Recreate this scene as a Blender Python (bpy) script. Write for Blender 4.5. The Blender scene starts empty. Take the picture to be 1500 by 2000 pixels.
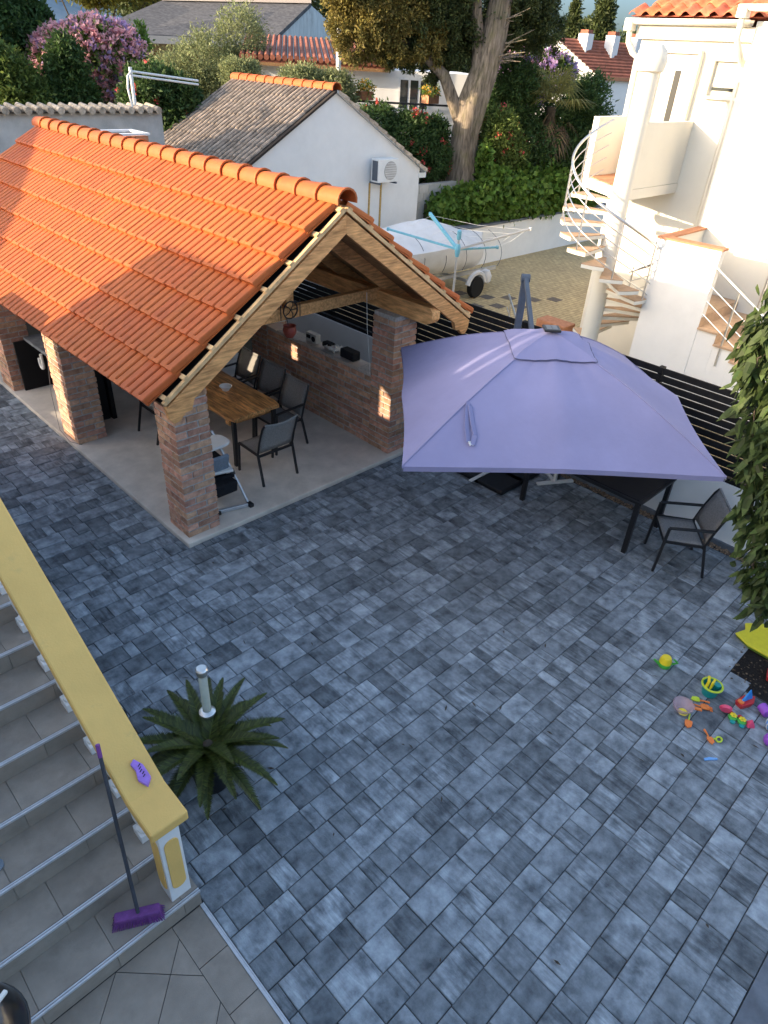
import bpy, math, random
import numpy as np
from mathutils import Vector, Matrix
random.seed(7); rng = np.random.default_rng(11)
PI = math.pi; R_ = math.radians
scene = bpy.context.scene
COL = scene.collection

# ------------------------------------------------------------------ camera
cam = bpy.data.cameras.new('camera'); camo = bpy.data.objects.new('camera', cam); COL.objects.link(camo)
cam.sensor_fit = 'VERTICAL'; cam.sensor_height = 36.0; cam.lens = 1330.564/2000*36.0
cam.clip_start = 0.05; cam.clip_end = 20000
CR = ((0.7173735, 0.3576242, -0.5978965), (-0.6947736, 0.4308204, -0.5759197), (0.0516232, 0.8285522, 0.5575270))
CAMZ = 4.75
m4 = Matrix(CR).to_4x4(); m4.translation = Vector((0, 0, CAMZ)); camo.matrix_world = m4
scene.camera = camo
CRT = Matrix(CR).transposed()
def proj(p):
    q = CRT @ (Vector(p)-Vector((0, 0, CAMZ)))
    if q.z > -0.05: return (-1e6, -1e6, 1)
    return (750+1330.564*q.x/-q.z, 1000-1330.564*q.y/-q.z, -q.z)

# ------------------------------------------------------------------ light
SUN_AZ = R_(-25.0); SUN_EL = R_(13.7)      # direction the light travels in plan, height of the sun
w = bpy.data.worlds.new('World'); scene.world = w; w.use_nodes = True
nt = w.node_tree; nt.nodes.clear()
sky = nt.nodes.new('ShaderNodeTexSky'); sky.sky_type = 'NISHITA'; sky.sun_disc = False
sky.sun_elevation = SUN_EL; sky.sun_rotation = R_(295)
sky.air_density = 1.0; sky.dust_density = 3.0; sky.ozone_density = 1.0
bg = nt.nodes.new('ShaderNodeBackground'); bg.inputs['Strength'].default_value = 0.15
wo = nt.nodes.new('ShaderNodeOutputWorld')
# tint multiplied over the sky, darker towards the horizon all round, so it stays below white
gm = nt.nodes.new('ShaderNodeTexCoord'); sx = nt.nodes.new('ShaderNodeSeparateXYZ'); cr = nt.nodes.new('ShaderNodeValToRGB'); mxw = nt.nodes.new('ShaderNodeMixRGB')
cr.color_ramp.interpolation = 'EASE'; cr.color_ramp.elements[0].position = 0.02; cr.color_ramp.elements[1].position = 0.5
cr.color_ramp.elements[0].color = (0.27, 0.37, 0.58, 1); cr.color_ramp.elements[1].color = (1, 1, 1, 1)
mxw.blend_type = 'MULTIPLY'; mxw.inputs[0].default_value = 1.0
nt.links.new(gm.outputs['Generated'], sx.inputs[0]); nt.links.new(sx.outputs['Z'], cr.inputs[0])
nt.links.new(sky.outputs[0], mxw.inputs[1]); nt.links.new(cr.outputs[0], mxw.inputs[2])
nt.links.new(mxw.outputs[0], bg.inputs[0]); nt.links.new(bg.outputs[0], wo.inputs[0])
sl = bpy.data.lights.new('sun', 'SUN'); sl.energy = 2.6; sl.angle = R_(0.53); sl.color = (1.0, 0.80, 0.56)
so = bpy.data.objects.new('sun', sl); COL.objects.link(so)
sd = Vector((math.cos(SUN_EL)*math.cos(SUN_AZ), math.cos(SUN_EL)*math.sin(SUN_AZ), -math.sin(SUN_EL)))
so.rotation_euler = sd.to_track_quat('-Z', 'Y').to_euler(); so.location = (-20, 12, 12)
vs = scene.view_settings; vs.view_transform = 'Standard'; vs.look = 'None'; vs.gamma = 1.0
vs.use_curve_mapping = False; vs.exposure = 2.1

# ------------------------------------------------------------------ materials
MATS = {}
def mat(name, col, rough=0.75, var=0.12, scale=6.0, bump=0.0, bscale=60.0, rand=0.0, metal=0.0, spec=0.3,
        col2=None, stretch=None, stain=None, trans=0.0, alpha=1.0, coat=0.0, ior=None, hue=0.0):
    m = bpy.data.materials.new(name); m.use_nodes = True; n = m.node_tree; N = n.nodes; L = n.links
    b = N['Principled BSDF']; b.inputs['Roughness'].default_value = rough
    b.inputs['Metallic'].default_value = metal; b.inputs['Specular IOR Level'].default_value = spec
    if coat: b.inputs['Coat Weight'].default_value = coat
    geo = N.new('ShaderNodeNewGeometry'); oi = N.new('ShaderNodeObjectInfo')
    add = N.new('ShaderNodeMath'); add.operation = 'ADD'
    L.new(geo.outputs['Random Per Island'], add.inputs[0]); L.new(oi.outputs['Random'], add.inputs[1])
    fr = N.new('ShaderNodeMath'); fr.operation = 'FRACT'; L.new(add.outputs[0], fr.inputs[0])
    pos = geo.outputs['Position']
    mp = N.new('ShaderNodeVectorMath'); mp.operation = 'MULTIPLY'
    mp.inputs[1].default_value = stretch if stretch else (1, 1, 1); L.new(pos, mp.inputs[0])
    off = N.new('ShaderNodeVectorMath'); off.operation = 'SCALE'; off.inputs[0].default_value = (37.0, 61.0, 17.0)
    L.new(fr.outputs[0], off.inputs['Scale'])
    ad = N.new('ShaderNodeVectorMath'); ad.operation = 'ADD'; L.new(mp.outputs[0], ad.inputs[0])
    if rand > 0: L.new(off.outputs[0], ad.inputs[1])
    no = N.new('ShaderNodeTexNoise'); no.inputs['Scale'].default_value = scale; no.inputs['Detail'].default_value = 6
    no.inputs['Roughness'].default_value = 0.62
    L.new(ad.outputs[0], no.inputs['Vector'])
    rp = N.new('ShaderNodeValToRGB')
    c1 = [max(0, c*(1-var*1.6)) for c in col]; c2 = [min(1, c*(1+var*1.6)) for c in (col2 or col)]
    rp.color_ramp.elements[0].position = 0.3; rp.color_ramp.elements[1].position = 0.7
    rp.color_ramp.elements[0].color = (*c1, 1); rp.color_ramp.elements[1].color = (*c2, 1)
    L.new(no.outputs[0], rp.inputs[0]); out = rp.outputs[0]
    if rand > 0:
        mr = N.new('ShaderNodeMapRange'); mr.inputs['To Min'].default_value = 1-rand; mr.inputs['To Max'].default_value = 1+rand
        L.new(fr.outputs[0], mr.inputs[0])
        vm = N.new('ShaderNodeVectorMath'); vm.operation = 'SCALE'; L.new(out, vm.inputs[0]); L.new(mr.outputs[0], vm.inputs['Scale'])
        out = vm.outputs[0]
        if hue > 0:
            m2 = N.new('ShaderNodeMath'); m2.operation = 'MULTIPLY'; m2.inputs[1].default_value = 7.31; L.new(fr.outputs[0], m2.inputs[0])
            f2 = N.new('ShaderNodeMath'); f2.operation = 'FRACT'; L.new(m2.outputs[0], f2.inputs[0])
            m3 = N.new('ShaderNodeMapRange'); m3.inputs['To Min'].default_value = 0.5-hue; m3.inputs['To Max'].default_value = 0.5+hue
            L.new(f2.outputs[0], m3.inputs[0])
            hs = N.new('ShaderNodeHueSaturation'); L.new(m3.outputs[0], hs.inputs['Hue']); L.new(out, hs.inputs['Color']); out = hs.outputs[0]
    if stain:
        sc, scol, lo, hi, amt = stain
        n2 = N.new('ShaderNodeTexNoise'); n2.inputs['Scale'].default_value = sc; n2.inputs['Detail'].default_value = 8; n2.inputs['Roughness'].default_value = 0.7
        L.new(pos, n2.inputs['Vector'])
        r2 = N.new('ShaderNodeMapRange'); r2.inputs['From Min'].default_value = lo; r2.inputs['From Max'].default_value = hi
        r2.inputs['To Max'].default_value = amt
        L.new(n2.outputs[0], r2.inputs[0])
        mx = N.new('ShaderNodeMixRGB'); L.new(r2.outputs[0], mx.inputs[0]); L.new(out, mx.inputs[1]); mx.inputs[2].default_value = (*scol, 1)
        out = mx.outputs[0]
    L.new(out, b.inputs['Base Color'])
    if bump > 0:
        n3 = N.new('ShaderNodeTexNoise'); n3.inputs['Scale'].default_value = bscale; n3.inputs['Detail'].default_value = 4
        L.new(ad.outputs[0] if stretch else pos, n3.inputs['Vector'])
        bp = N.new('ShaderNodeBump'); bp.inputs['Strength'].default_value = bump; bp.inputs['Distance'].default_value = 0.01
        L.new(n3.outputs[0], bp.inputs['Height']); L.new(bp.outputs[0], b.inputs['Normal'])
    if trans > 0:                                    # leaves: light shining through
        tr = N.new('ShaderNodeBsdfTranslucent'); L.new(out, tr.inputs[0])
        ms = N.new('ShaderNodeMixShader'); ms.inputs[0].default_value = trans
        L.new(b.outputs[0], ms.inputs[1]); L.new(tr.outputs[0], ms.inputs[2]); L.new(ms.outputs[0], N['Material Output'].inputs[0])
    if alpha < 1: b.inputs['Alpha'].default_value = alpha
    MATS[name] = m
    return m

mat('paver', (0.155, 0.180, 0.208), 0.8, 0.30, 7.0, 0.35, 90, rand=0.36, col2=(0.215, 0.243, 0.270), stain=(0.45, (0.085, 0.09, 0.095), 0.54, 0.80, 0.5), spec=0.25)
def paver_streaks():                                 # pressed-in streaks across each paver, strong on some and faint on others
    m = MATS['paver']; N = m.node_tree.nodes; L = m.node_tree.links; b = N['Principled BSDF']
    src = b.inputs['Base Color'].links[0].from_socket
    fr = [n for n in N if n.type == 'MATH' and n.operation == 'FRACT'][0]; geo = [n for n in N if n.type == 'NEW_GEOMETRY'][0]
    off = [n for n in N if n.type == 'VECT_MATH' and n.operation == 'SCALE'][0]
    mp = N.new('ShaderNodeVectorMath'); mp.operation = 'MULTIPLY'; mp.inputs[1].default_value = (30, 4.2, 1); L.new(geo.outputs['Position'], mp.inputs[0])
    ad = N.new('ShaderNodeVectorMath'); ad.operation = 'ADD'; L.new(mp.outputs[0], ad.inputs[0]); L.new(off.outputs[0], ad.inputs[1])
    no = N.new('ShaderNodeTexNoise'); no.inputs['Scale'].default_value = 1.0; no.inputs['Detail'].default_value = 5; no.inputs['Roughness'].default_value = 0.6; no.inputs['Distortion'].default_value = 0.5
    L.new(ad.outputs[0], no.inputs['Vector'])
    mr = N.new('ShaderNodeMapRange'); mr.inputs['From Min'].default_value = 0.34; mr.inputs['From Max'].default_value = 0.68; mr.inputs['To Min'].default_value = 0.42; mr.inputs['To Max'].default_value = 1.42
    L.new(no.outputs[0], mr.inputs[0])
    k1 = N.new('ShaderNodeMath'); k1.operation = 'MULTIPLY'; k1.inputs[1].default_value = 13.7; L.new(fr.outputs[0], k1.inputs[0])
    k2 = N.new('ShaderNodeMath'); k2.operation = 'FRACT'; L.new(k1.outputs[0], k2.inputs[0])
    k3 = N.new('ShaderNodeMath'); k3.operation = 'POWER'; k3.inputs[1].default_value = 1.5; L.new(k2.outputs[0], k3.inputs[0])
    k4 = N.new('ShaderNodeMath'); k4.operation = 'MULTIPLY'; k4.inputs[1].default_value = 0.85; L.new(k3.outputs[0], k4.inputs[0])
    mx = N.new('ShaderNodeMix'); mx.data_type = 'FLOAT'; mx.inputs[2].default_value = 1.0; L.new(k4.outputs[0], mx.inputs[0]); L.new(mr.outputs[0], mx.inputs[3])
    vm = N.new('ShaderNodeVectorMath'); vm.operation = 'SCALE'; L.new(src, vm.inputs[0]); L.new(mx.outputs[0], vm.inputs['Scale']); L.new(vm.outputs[0], b.inputs['Base Color'])
paver_streaks()
mat('joint', (0.05, 0.05, 0.052), 0.95, 0.3, 20)
mat('border_stone', (0.13, 0.145, 0.17), 0.8, 0.2, 5, 0.3, 60)
mat('concrete', (0.62, 0.56, 0.49), 0.85, 0.10, 3, 0.25, 120, stain=(1.6, (0.40, 0.365, 0.32), 0.52, 0.78, 0.6))
mat('mortar', (0.44, 0.41, 0.38), 0.95, 0.2, 30, 0.5, 80)
mat('brick', (0.44, 0.225, 0.145), 0.9, 0.16, 12, 0.7, 70, rand=0.26, col2=(0.54, 0.32, 0.22), hue=0.012, stain=(16, (0.52, 0.45, 0.40), 0.66, 0.8, 0.6))
mat('tile_orange', (0.43, 0.103, 0.024), 0.6, 0.08, 9, 0.15, 120, rand=0.05, hue=0.003, stain=(2.2, (0.30, 0.08, 0.026), 0.55, 0.8, 0.5))
mat('tile_red', (0.42, 0.13, 0.065), 0.8, 0.2, 8, 0.2, 60, rand=0.25, hue=0.012)
mat('tile_far', (0.23, 0.08, 0.05), 0.85, 0.22, 5, 0.2, 60, rand=0.2)
mat('tile_cream', (0.42, 0.34, 0.26), 0.9, 0.3, 12, 0.4, 60, rand=0.2)
mat('roof_grey', (0.20, 0.165, 0.135), 0.9, 0.25, 8, 0.4, 50, rand=0.2, col2=(0.29, 0.23, 0.18), stain=(12, (0.38, 0.25, 0.16), 0.64, 0.75, 0.6))
mat('roof_gap_shade', (0.035, 0.028, 0.024), 0.95)  # near-black slope base paints in the shade between the tile runs
mat('roof_slate', (0.085, 0.082, 0.085), 0.9, 0.25, 6, 0.4, 40, stain=(3, (0.15, 0.14, 0.13), 0.5, 0.8, 0.7))
mat('wood_new', (0.56, 0.265, 0.09), 0.65, 0.22, 5, 0.25, 40, rand=0.14, stretch=(6, 1, 6), col2=(0.66, 0.35, 0.14))
mat('wood_slope', (0.58, 0.27, 0.095), 0.65, 0.25, 4, 0.25, 40, rand=0.10, stretch=(1.2, 8, 9), col2=(0.68, 0.355, 0.14), stain=(3.0, (0.34, 0.14, 0.045), 0.56, 0.74, 0.7))
mat('wood_pale', (0.64, 0.42, 0.21), 0.75, 0.15, 8, 0.2, 50, rand=0.12)
mat('wood_plank', (0.30, 0.165, 0.075), 0.75, 0.3, 5, 0.2, 40, rand=0.25, stretch=(8, 1.2, 8))
mat('wood_table', (0.50, 0.20, 0.06), 0.35, 0.45, 3.2, 0.2, 30, rand=0.18, stretch=(9, 1.3, 9), col2=(0.60, 0.29, 0.10), spec=0.5)
mat('underlay', (0.008, 0.008, 0.009), 0.7, 0.1, 10)  # roof membrane black; also stands in for shade at the kitchen counter
mat('white_wall', (0.74, 0.73, 0.71), 0.9, 0.03, 2, 0.12, 90, stain=(0.9, (0.60, 0.59, 0.57), 0.55, 0.85, 0.6))
mat('cream_wall', (0.72, 0.69, 0.61), 0.85, 0.02, 2, 0.08, 90)
mat('grey_wall', (0.46, 0.44, 0.41), 0.95, 0.10, 3, 0.3, 50, stain=(1.4, (0.33, 0.31, 0.29), 0.5, 0.75, 0.7))
mat('old_wall', (0.52, 0.53, 0.52), 0.95, 0.12, 2, 0.2, 40, stain=(1.1, (0.17, 0.17, 0.17), 0.55, 0.75, 0.7), stretch=(3, 3, 0.6))
mat('ochre_wall', (0.50, 0.40, 0.27), 0.9, 0.12, 3, 0.2, 60)
mat('black_metal', (0.012, 0.012, 0.014), 0.45, 0.2, 10, spec=0.5)
mat('fence_black', (0.010, 0.010, 0.011), 0.7, 0.2, 10, rand=0.2, spec=0.15)
mat('glass_top', (0.012, 0.013, 0.017), 0.35, 0.1, 10, spec=0.3)
mat('mesh_grey', (0.25, 0.24, 0.23), 0.8, 0.15, 60, 0.3, 400)
mat('canopy', (0.29, 0.278, 0.455), 0.9, 0.06, 1.2, 0.45, 7, stain=(1.5, (0.26, 0.25, 0.42), 0.5, 0.8, 0.8), trans=0.12)
mat('canopy_seam', (0.11, 0.11, 0.18), 0.9)
mat('grey_metal', (0.085, 0.10, 0.125), 0.5, 0.1, 10, spec=0.5)
mat('steel', (0.66, 0.65, 0.63), 0.3, 0.05, 10, metal=0.9)
mat('white_plastic', (0.72, 0.72, 0.70), 0.45, 0.03, 10, spec=0.5)
mat('yellow_paint', (0.74, 0.475, 0.15), 0.75, 0.05, 2.5, 0.12, 90, stain=(5, (0.40, 0.30, 0.13), 0.60, 0.80, 0.55))
mat('white_paint', (0.72, 0.72, 0.72), 0.7, 0.04, 6, 0.1, 60)
mat('step_tile', (0.285, 0.248, 0.21), 0.6, 0.10, 5, 0.10, 150, rand=0.06, stain=(3.2, (0.15, 0.13, 0.11), 0.5, 0.8, 0.7), spec=0.35)
mat('nosing', (0.52, 0.53, 0.56), 0.4, 0.08, 20, metal=0.35)
mat('purple', (0.17, 0.055, 0.23), 0.6, 0.15, 30, rand=0.15)
mat('lilac', (0.36, 0.19, 0.62), 0.5, 0.08, 30)
mat('dark_pole', (0.055, 0.06, 0.075), 0.5, 0.1, 10)
mat('gloss_black', (0.006, 0.007, 0.009), 0.3, 0.1, 10, spec=0.6, coat=0.5)
mat('cloth_black', (0.012, 0.013, 0.017), 0.9, 0.2, 20)
mat('slipper', (0.20, 0.24, 0.29), 0.8, 0.1, 30)
mat('skin_strap', (0.46, 0.32, 0.28), 0.7)
mat('pot_black', (0.010, 0.011, 0.014), 0.5, 0.1, 10)
mat('soil', (0.012, 0.010, 0.009), 0.98, 0.5, 60, 0.9, 60)
mat('soil_bit', (0.10, 0.075, 0.05), 0.95, 0.3, 60, rand=0.6)
mat('cycad', (0.026, 0.042, 0.008), 0.5, 0.3, 12, rand=0.35, col2=(0.055, 0.070, 0.012), spec=0.35, trans=0.15)
mat('yard', (0.50, 0.385, 0.21), 0.9, 0.14, 9, 0.2, 40, rand=0.0, stain=(0.6, (0.26, 0.21, 0.14), 0.5, 0.8, 0.5))
mat('yard_dark', (0.13, 0.105, 0.085), 0.9, 0.15, 9)
mat('terracotta', (0.44, 0.20, 0.11), 0.8, 0.12, 12, 0.2, 60, rand=0.08)
mat('step_stone', (0.46, 0.31, 0.20), 0.8, 0.10, 10, 0.1, 60, rand=0.06)
mat('tarp', (0.60, 0.61, 0.63), 0.75, 0.05, 3, 0.2, 30, stain=(2, (0.47, 0.47, 0.46), 0.5, 0.8, 0.6))
mat('blue_plastic', (0.16, 0.42, 0.55), 0.5, 0.06, 20)
mat('alu', (0.55, 0.56, 0.58), 0.4, 0.05, 10, metal=0.6)
mat('rubber', (0.012, 0.012, 0.012), 0.9)
mat('glass_dark', (0.02, 0.025, 0.03), 0.08, 0.1, 5, spec=0.6)
mat('door_glass', (0.012, 0.012, 0.010), 0.6, 0.05, 5, spec=0.5)
mat('shutter', (0.30, 0.14, 0.06), 0.8, 0.15, 10, rand=0.1)
mat('beige_shutter', (0.70, 0.66, 0.58), 0.8, 0.03, 10, rand=0.04)
mat('rust', (0.45, 0.30, 0.10), 0.95, 0.3, 40)
mat('pebble', (0.22, 0.15, 0.10), 0.9, 0.3, 40, rand=0.5)
mat('garden_soil', (0.10, 0.085, 0.055), 0.95, 0.35, 1.5, 0.6, 10, stain=(0.6, (0.05, 0.075, 0.025), 0.45, 0.65, 0.8))
mat('hill', (0.17, 0.21, 0.235), 1.0, 0.25, 0.004, spec=0.0, stain=(0.01, (0.24, 0.26, 0.27), 0.5, 0.7, 0.7))  # blue-grey tone stands in for distance haze
mat('bark', (0.125, 0.10, 0.078), 0.95, 0.4, 3.0, 1.0, 9, stretch=(6, 6, 0.8), col2=(0.205, 0.165, 0.125), stain=(2.2, (0.14, 0.13, 0.05), 0.5, 0.7, 0.6))
mat('bark_dark', (0.075, 0.058, 0.042), 0.95, 0.3, 8, 0.8, 20)
def leafmat(n, c, c2, r=0.35, t=0.3): mat(n, c, 0.6, 0.12, 2.0, rand=r, col2=c2, hue=0.012, trans=t, spec=0.3)
leafmat('leaf_dark', (0.037, 0.076, 0.022), (0.067, 0.116, 0.032), .4, .38)
leafmat('leaf_green', (0.079, 0.128, 0.027), (0.140, 0.183, 0.043), .4, .42)
leafmat('leaf_olive', (0.159, 0.189, 0.079), (0.268, 0.287, 0.134), .4, .42)
leafmat('leaf_vine', (0.085, 0.171, 0.024), (0.146, 0.232, 0.043), .4, .42)
leafmat('leaf_sunlit', (0.146, 0.128, 0.032), (0.256, 0.201, 0.055), .45, .42)  # gold tone paints sunlight into the conifer leaves
leafmat('leaf_pine', (0.146, 0.152, 0.029), (0.232, 0.220, 0.049), .4, .42)
leafmat('leaf_cypress', (0.049, 0.068, 0.022), (0.081, 0.100, 0.032), .45, .35)
leafmat('leaf_peach', (0.034, 0.062, 0.016), (0.066, 0.092, 0.026), 0.5, 0.3)
leafmat('leaf_palm', (0.183, 0.183, 0.049), (0.281, 0.244, 0.073), .3, .45)
leafmat('leaf_dry', (0.13, 0.085, 0.04), (0.18, 0.12, 0.06))
leafmat('flower_pink', (0.72, 0.32, 0.36), (0.82, 0.50, 0.52), 0.2, 0.55)
leafmat('flower_lilac', (0.40, 0.26, 0.50), (0.55, 0.38, 0.60), 0.25, 0.4)
leafmat('flower_red', (0.60, 0.07, 0.08), (0.70, 0.12, 0.10), 0.25, 0.4)
leafmat('flower_orange', (0.75, 0.35, 0.05), (0.80, 0.50, 0.08), 0.25, 0.4)
for nme, c in dict(toy_yellow=(0.78, 0.60, 0.02), toy_green=(0.07, 0.42, 0.06), toy_teal=(0.01, 0.28, 0.27), toy_red=(0.52, 0.025, 0.03),
                   toy_blue=(0.03, 0.27, 0.72), toy_orange=(0.78, 0.20, 0.04), toy_pink=(0.78, 0.08, 0.18), toy_lime=(0.50, 0.62, 0.04),
                   toy_violet=(0.33, 0.09, 0.52), toy_skyblue=(0.14, 0.36, 0.72), board_yellow=(0.62, 0.56, 0.03), board_green=(0.10, 0.18, 0.02),
                   clay_red=(0.22, 0.035, 0.02), radio_silver=(0.42, 0.42, 0.40), cloth_white=(0.68, 0.66, 0.63), stone_pale=(0.50, 0.42, 0.36)).items():
    mat(nme, c, 0.4, 0.05, 20, spec=0.5)
mat('clear_pink', (0.62, 0.45, 0.50), 0.25, 0.05, 20, spec=0.5, alpha=0.45)
mat('clear_tube', (0.70, 0.74, 0.66), 0.12, 0.03, 20, spec=0.6, alpha=0.55)

# ------------------------------------------------------------------ mesh helpers
def wloc(o):
    v = Vector((0, 0, 0))
    while o is not None: v += o.location; o = o.parent
    return v
class MB:
    def __init__(s): s.v = []; s.f = []
    def add(s, vs_, fs):
        b = len(s.v); s.v += [tuple(v) for v in vs_]; s.f += [tuple(i+b for i in f) for f in fs]; return s
    def box(s, x0, x1, y0, y1, z0, z1):
        return s.add([(x0,y0,z0),(x1,y0,z0),(x1,y1,z0),(x0,y1,z0),(x0,y0,z1),(x1,y0,z1),(x1,y1,z1),(x0,y1,z1)],
                     [(3,2,1,0),(4,5,6,7),(0,1,5,4),(1,2,6,5),(2,3,7,6),(3,0,4,7)])
    def bar(s, p, q, a, b, up=(0,0,1)):            # box section a (sideways) x b (up) from p to q
        p, q = Vector(p), Vector(q); d = (q-p).normalized(); up = Vector(up)
        sdx = d.cross(up)
        if sdx.length < 1e-4: sdx = d.cross(Vector((1,0,0)))
        sdx.normalize(); u = sdx.cross(d)
        vv = []
        for c in (p, q):
            for i, j in ((-1,-1),(1,-1),(1,1),(-1,1)): vv.append(c+sdx*(a/2*i)+u*(b/2*j))
        return s.add(vv, [(0,1,2,3),(7,6,5,4),(1,0,4,5),(2,1,5,6),(3,2,6,7),(0,3,7,4)])
    def tube(s, pts, r, n=8, caps=True):
        pts = [Vector(p) for p in pts]; k = len(pts); rr = r if isinstance(r, (list, tuple)) else [r]*k
        vv = []; prev = None
        for i in range(k):
            d = (pts[min(i+1,k-1)]-pts[max(i-1,0)]).normalized()
            a = prev if prev is not None else (Vector((0,0,1)) if abs(d.z) < 0.9 else Vector((1,0,0)))
            x = a-d*a.dot(d); x.normalize(); y = d.cross(x); prev = x
            for j in range(n):
                t = 2*PI*j/n; vv.append(pts[i]+(x*math.cos(t)+y*math.sin(t))*rr[i])
        ff = [(i*n+j, i*n+(j+1)%n, (i+1)*n+(j+1)%n, (i+1)*n+j) for i in range(k-1) for j in range(n)]
        if caps: ff += [tuple(reversed(range(n))), tuple((k-1)*n+j for j in range(n))]
        return s.add(vv, ff)
    def lathe(s, prof, c=(0,0,0), n=16, ax=None):
        vv = []; c = Vector(c); k = len(prof)
        q = Vector((0,0,1)).rotation_difference(Vector(ax).normalized()) if ax else None
        for r, z in prof:
            for j in range(n):
                p = Vector((r*math.cos(2*PI*j/n), r*math.sin(2*PI*j/n), z))
                if q: p = q @ p
                vv.append(c+p)
        ff = [(i*n+j, i*n+(j+1)%n, (i+1)*n+(j+1)%n, (i+1)*n+j) for i in range(k-1) for j in range(n)]
        ff += [tuple(reversed(range(n))), tuple((k-1)*n+j for j in range(n))]
        return s.add(vv, ff)
    def prism(s, poly, axis, a, b):                # poly in the two other axes, extruded a..b along axis
        k = len(poly)
        def P(u, v, t): return (t,u,v) if axis == 0 else ((u,t,v) if axis == 1 else (u,v,t))
        vv = [P(u,v,a) for u,v in poly]+[P(u,v,b) for u,v in poly]
        ff = [tuple(range(k)), tuple(reversed(range(k,2*k)))]+[(i,i+k,(i+1)%k+k,(i+1)%k) for i in range(k)]
        return s.add(vv, ff)
    def build(s, name, m, parent=None, at=None, smooth=False, bevel=0.0):
        o0 = wloc(parent) if parent is not None else Vector(at if at else (0,0,0))
        me = bpy.data.meshes.new(name)
        me.from_pydata([(v[0]-o0.x, v[1]-o0.y, v[2]-o0.z) for v in s.v], [], s.f); me.validate()
        import bmesh
        bm = bmesh.new(); bm.from_mesh(me); bmesh.ops.recalc_face_normals(bm, faces=bm.faces); bm.to_mesh(me); bm.free()
        if smooth: me.shade_smooth()
        me.materials.append(MATS[m]); o = bpy.data.objects.new(name, me); COL.objects.link(o)
        if parent is not None: o.parent = parent
        else: o.location = o0
        if bevel > 0:
            bv = o.modifiers.new('bevel', 'BEVEL'); bv.width = bevel; bv.segments = 2; bv.limit_method = 'ANGLE'
        if smooth:
            try:
                me.set_sharp_from_angle(angle=R_(40))
            except Exception: pass
        return o
LABELS = set()
def tag(o, label, cat, group=None):
    o['label'] = label; o['category'] = cat
    if group: o['group'] = group
    return o
def thing(name, label, cat, loc=(0,0,0), group=None, rz=0):
    o = bpy.data.objects.new(name, None); COL.objects.link(o); o.location = loc; o.rotation_euler = (0,0,rz); o.empty_display_size = 0.1
    return tag(o, label, cat, group)
def structure(o): o['kind'] = 'structure'; return o
def stuff(o): o['kind'] = 'stuff'; return o
def inst(name, me, parent, loc, rot=None, scale=None):   # a piece: shares mesh data; loc in world, parent unrotated
    o = bpy.data.objects.new(name, me); COL.objects.link(o)
    if parent is not None: o.parent = parent; loc = Vector(loc)-wloc(parent)
    o.location = loc
    if rot is not None: o.rotation_euler = rot
    if scale is not None: o.scale = scale
    return o
def rawmesh(name, v, f, m):
    me = bpy.data.meshes.new(name); me.from_pydata(v, [], f); me.materials.append(MATS[m]); return me
def npmesh(name, V, F, m, parent=None, at=(0,0,0)):      # V (n,3) array, F (k,4) quads
    o0 = np.array(wloc(parent) if parent is not None else at)
    me = bpy.data.meshes.new(name); V = V-o0
    me.vertices.add(len(V)); me.vertices.foreach_set('co', V.astype(np.float32).ravel())
    k = F.shape[1]; me.loops.add(F.size); me.loops.foreach_set('vertex_index', F.astype(np.int32).ravel())
    me.polygons.add(len(F)); me.polygons.foreach_set('loop_start', np.arange(0, F.size, k, dtype=np.int32))
    me.update(calc_edges=True); me.materials.append(MATS[m])
    o = bpy.data.objects.new(name, me); COL.objects.link(o)
    if parent is not None: o.parent = parent
    else: o.location = at
    return o
# ------------------------------------------------------------------ foliage helper
def leaf_cloud(name, blobs, n, size, m, parent=None, asp=0.38, per=24, spread=0.16, droop=0.0, shell=0.55, at=(0,0,0), cut=None):
    B = np.array(blobs, float); wgt = (B[:,3]*B[:,4]+B[:,4]*B[:,5]+B[:,3]*B[:,5]); wgt /= wgt.sum()
    nc = max(1, n//per); idx = rng.choice(len(B), nc, p=wgt)
    d = rng.normal(size=(nc,3)); d /= np.linalg.norm(d, axis=1)[:,None]
    rad = shell+(1-shell)*rng.random(nc)**0.6
    cc = B[idx,:3]+d*B[idx,3:6]*rad[:,None]
    sp = spread*B[idx,3:6].mean(axis=1)
    c = np.repeat(cc, per, axis=0)+rng.normal(size=(nc*per,3))*np.repeat(sp, per)[:,None]*0.75
    out = np.repeat(d, per, axis=0)
    dr = rng.normal(size=c.shape)*0.9+out*0.7; dr[:,2] -= droop
    dr /= np.linalg.norm(dr, axis=1)[:,None]
    sd_ = np.cross(dr, rng.normal(size=c.shape)); sd_ /= np.linalg.norm(sd_, axis=1)[:,None]
    L = size*(0.65+0.7*rng.random(len(c)))[:,None]; W = L*asp*0.5
    nn = np.cross(dr, sd_)
    p0 = c; p1 = c+dr*L*0.45+sd_*W+nn*W*0.25; p2 = c+dr*L; p3 = c+dr*L*0.45-sd_*W+nn*W*0.25
    V = np.stack([p0,p1,p2,p3], axis=1).reshape(-1,3)
    F = np.arange(len(V)).reshape(-1,4)
    return npmesh(name, V, F, m, parent, at)
def trunk_part(parent, pts, r, m='bark_dark', name='trunk', n=8):
    return MB().tube(pts, r, n).build(name, m, parent, smooth=True)

# ================================================================== SETTING
# ---- ground sheets
g = MB().box(-60, 9000, -60, 9000, -0.4, -0.06).build('ground', 'garden_soil'); structure(g)
cp = MB().box(0.9, 7.74, -0.42, 5.85, -0.06, -0.012).box(0.9, 2.95, 5.85, 15.0, -0.06, -0.012).build('courtyard_paving', 'joint'); structure(cp)

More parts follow.
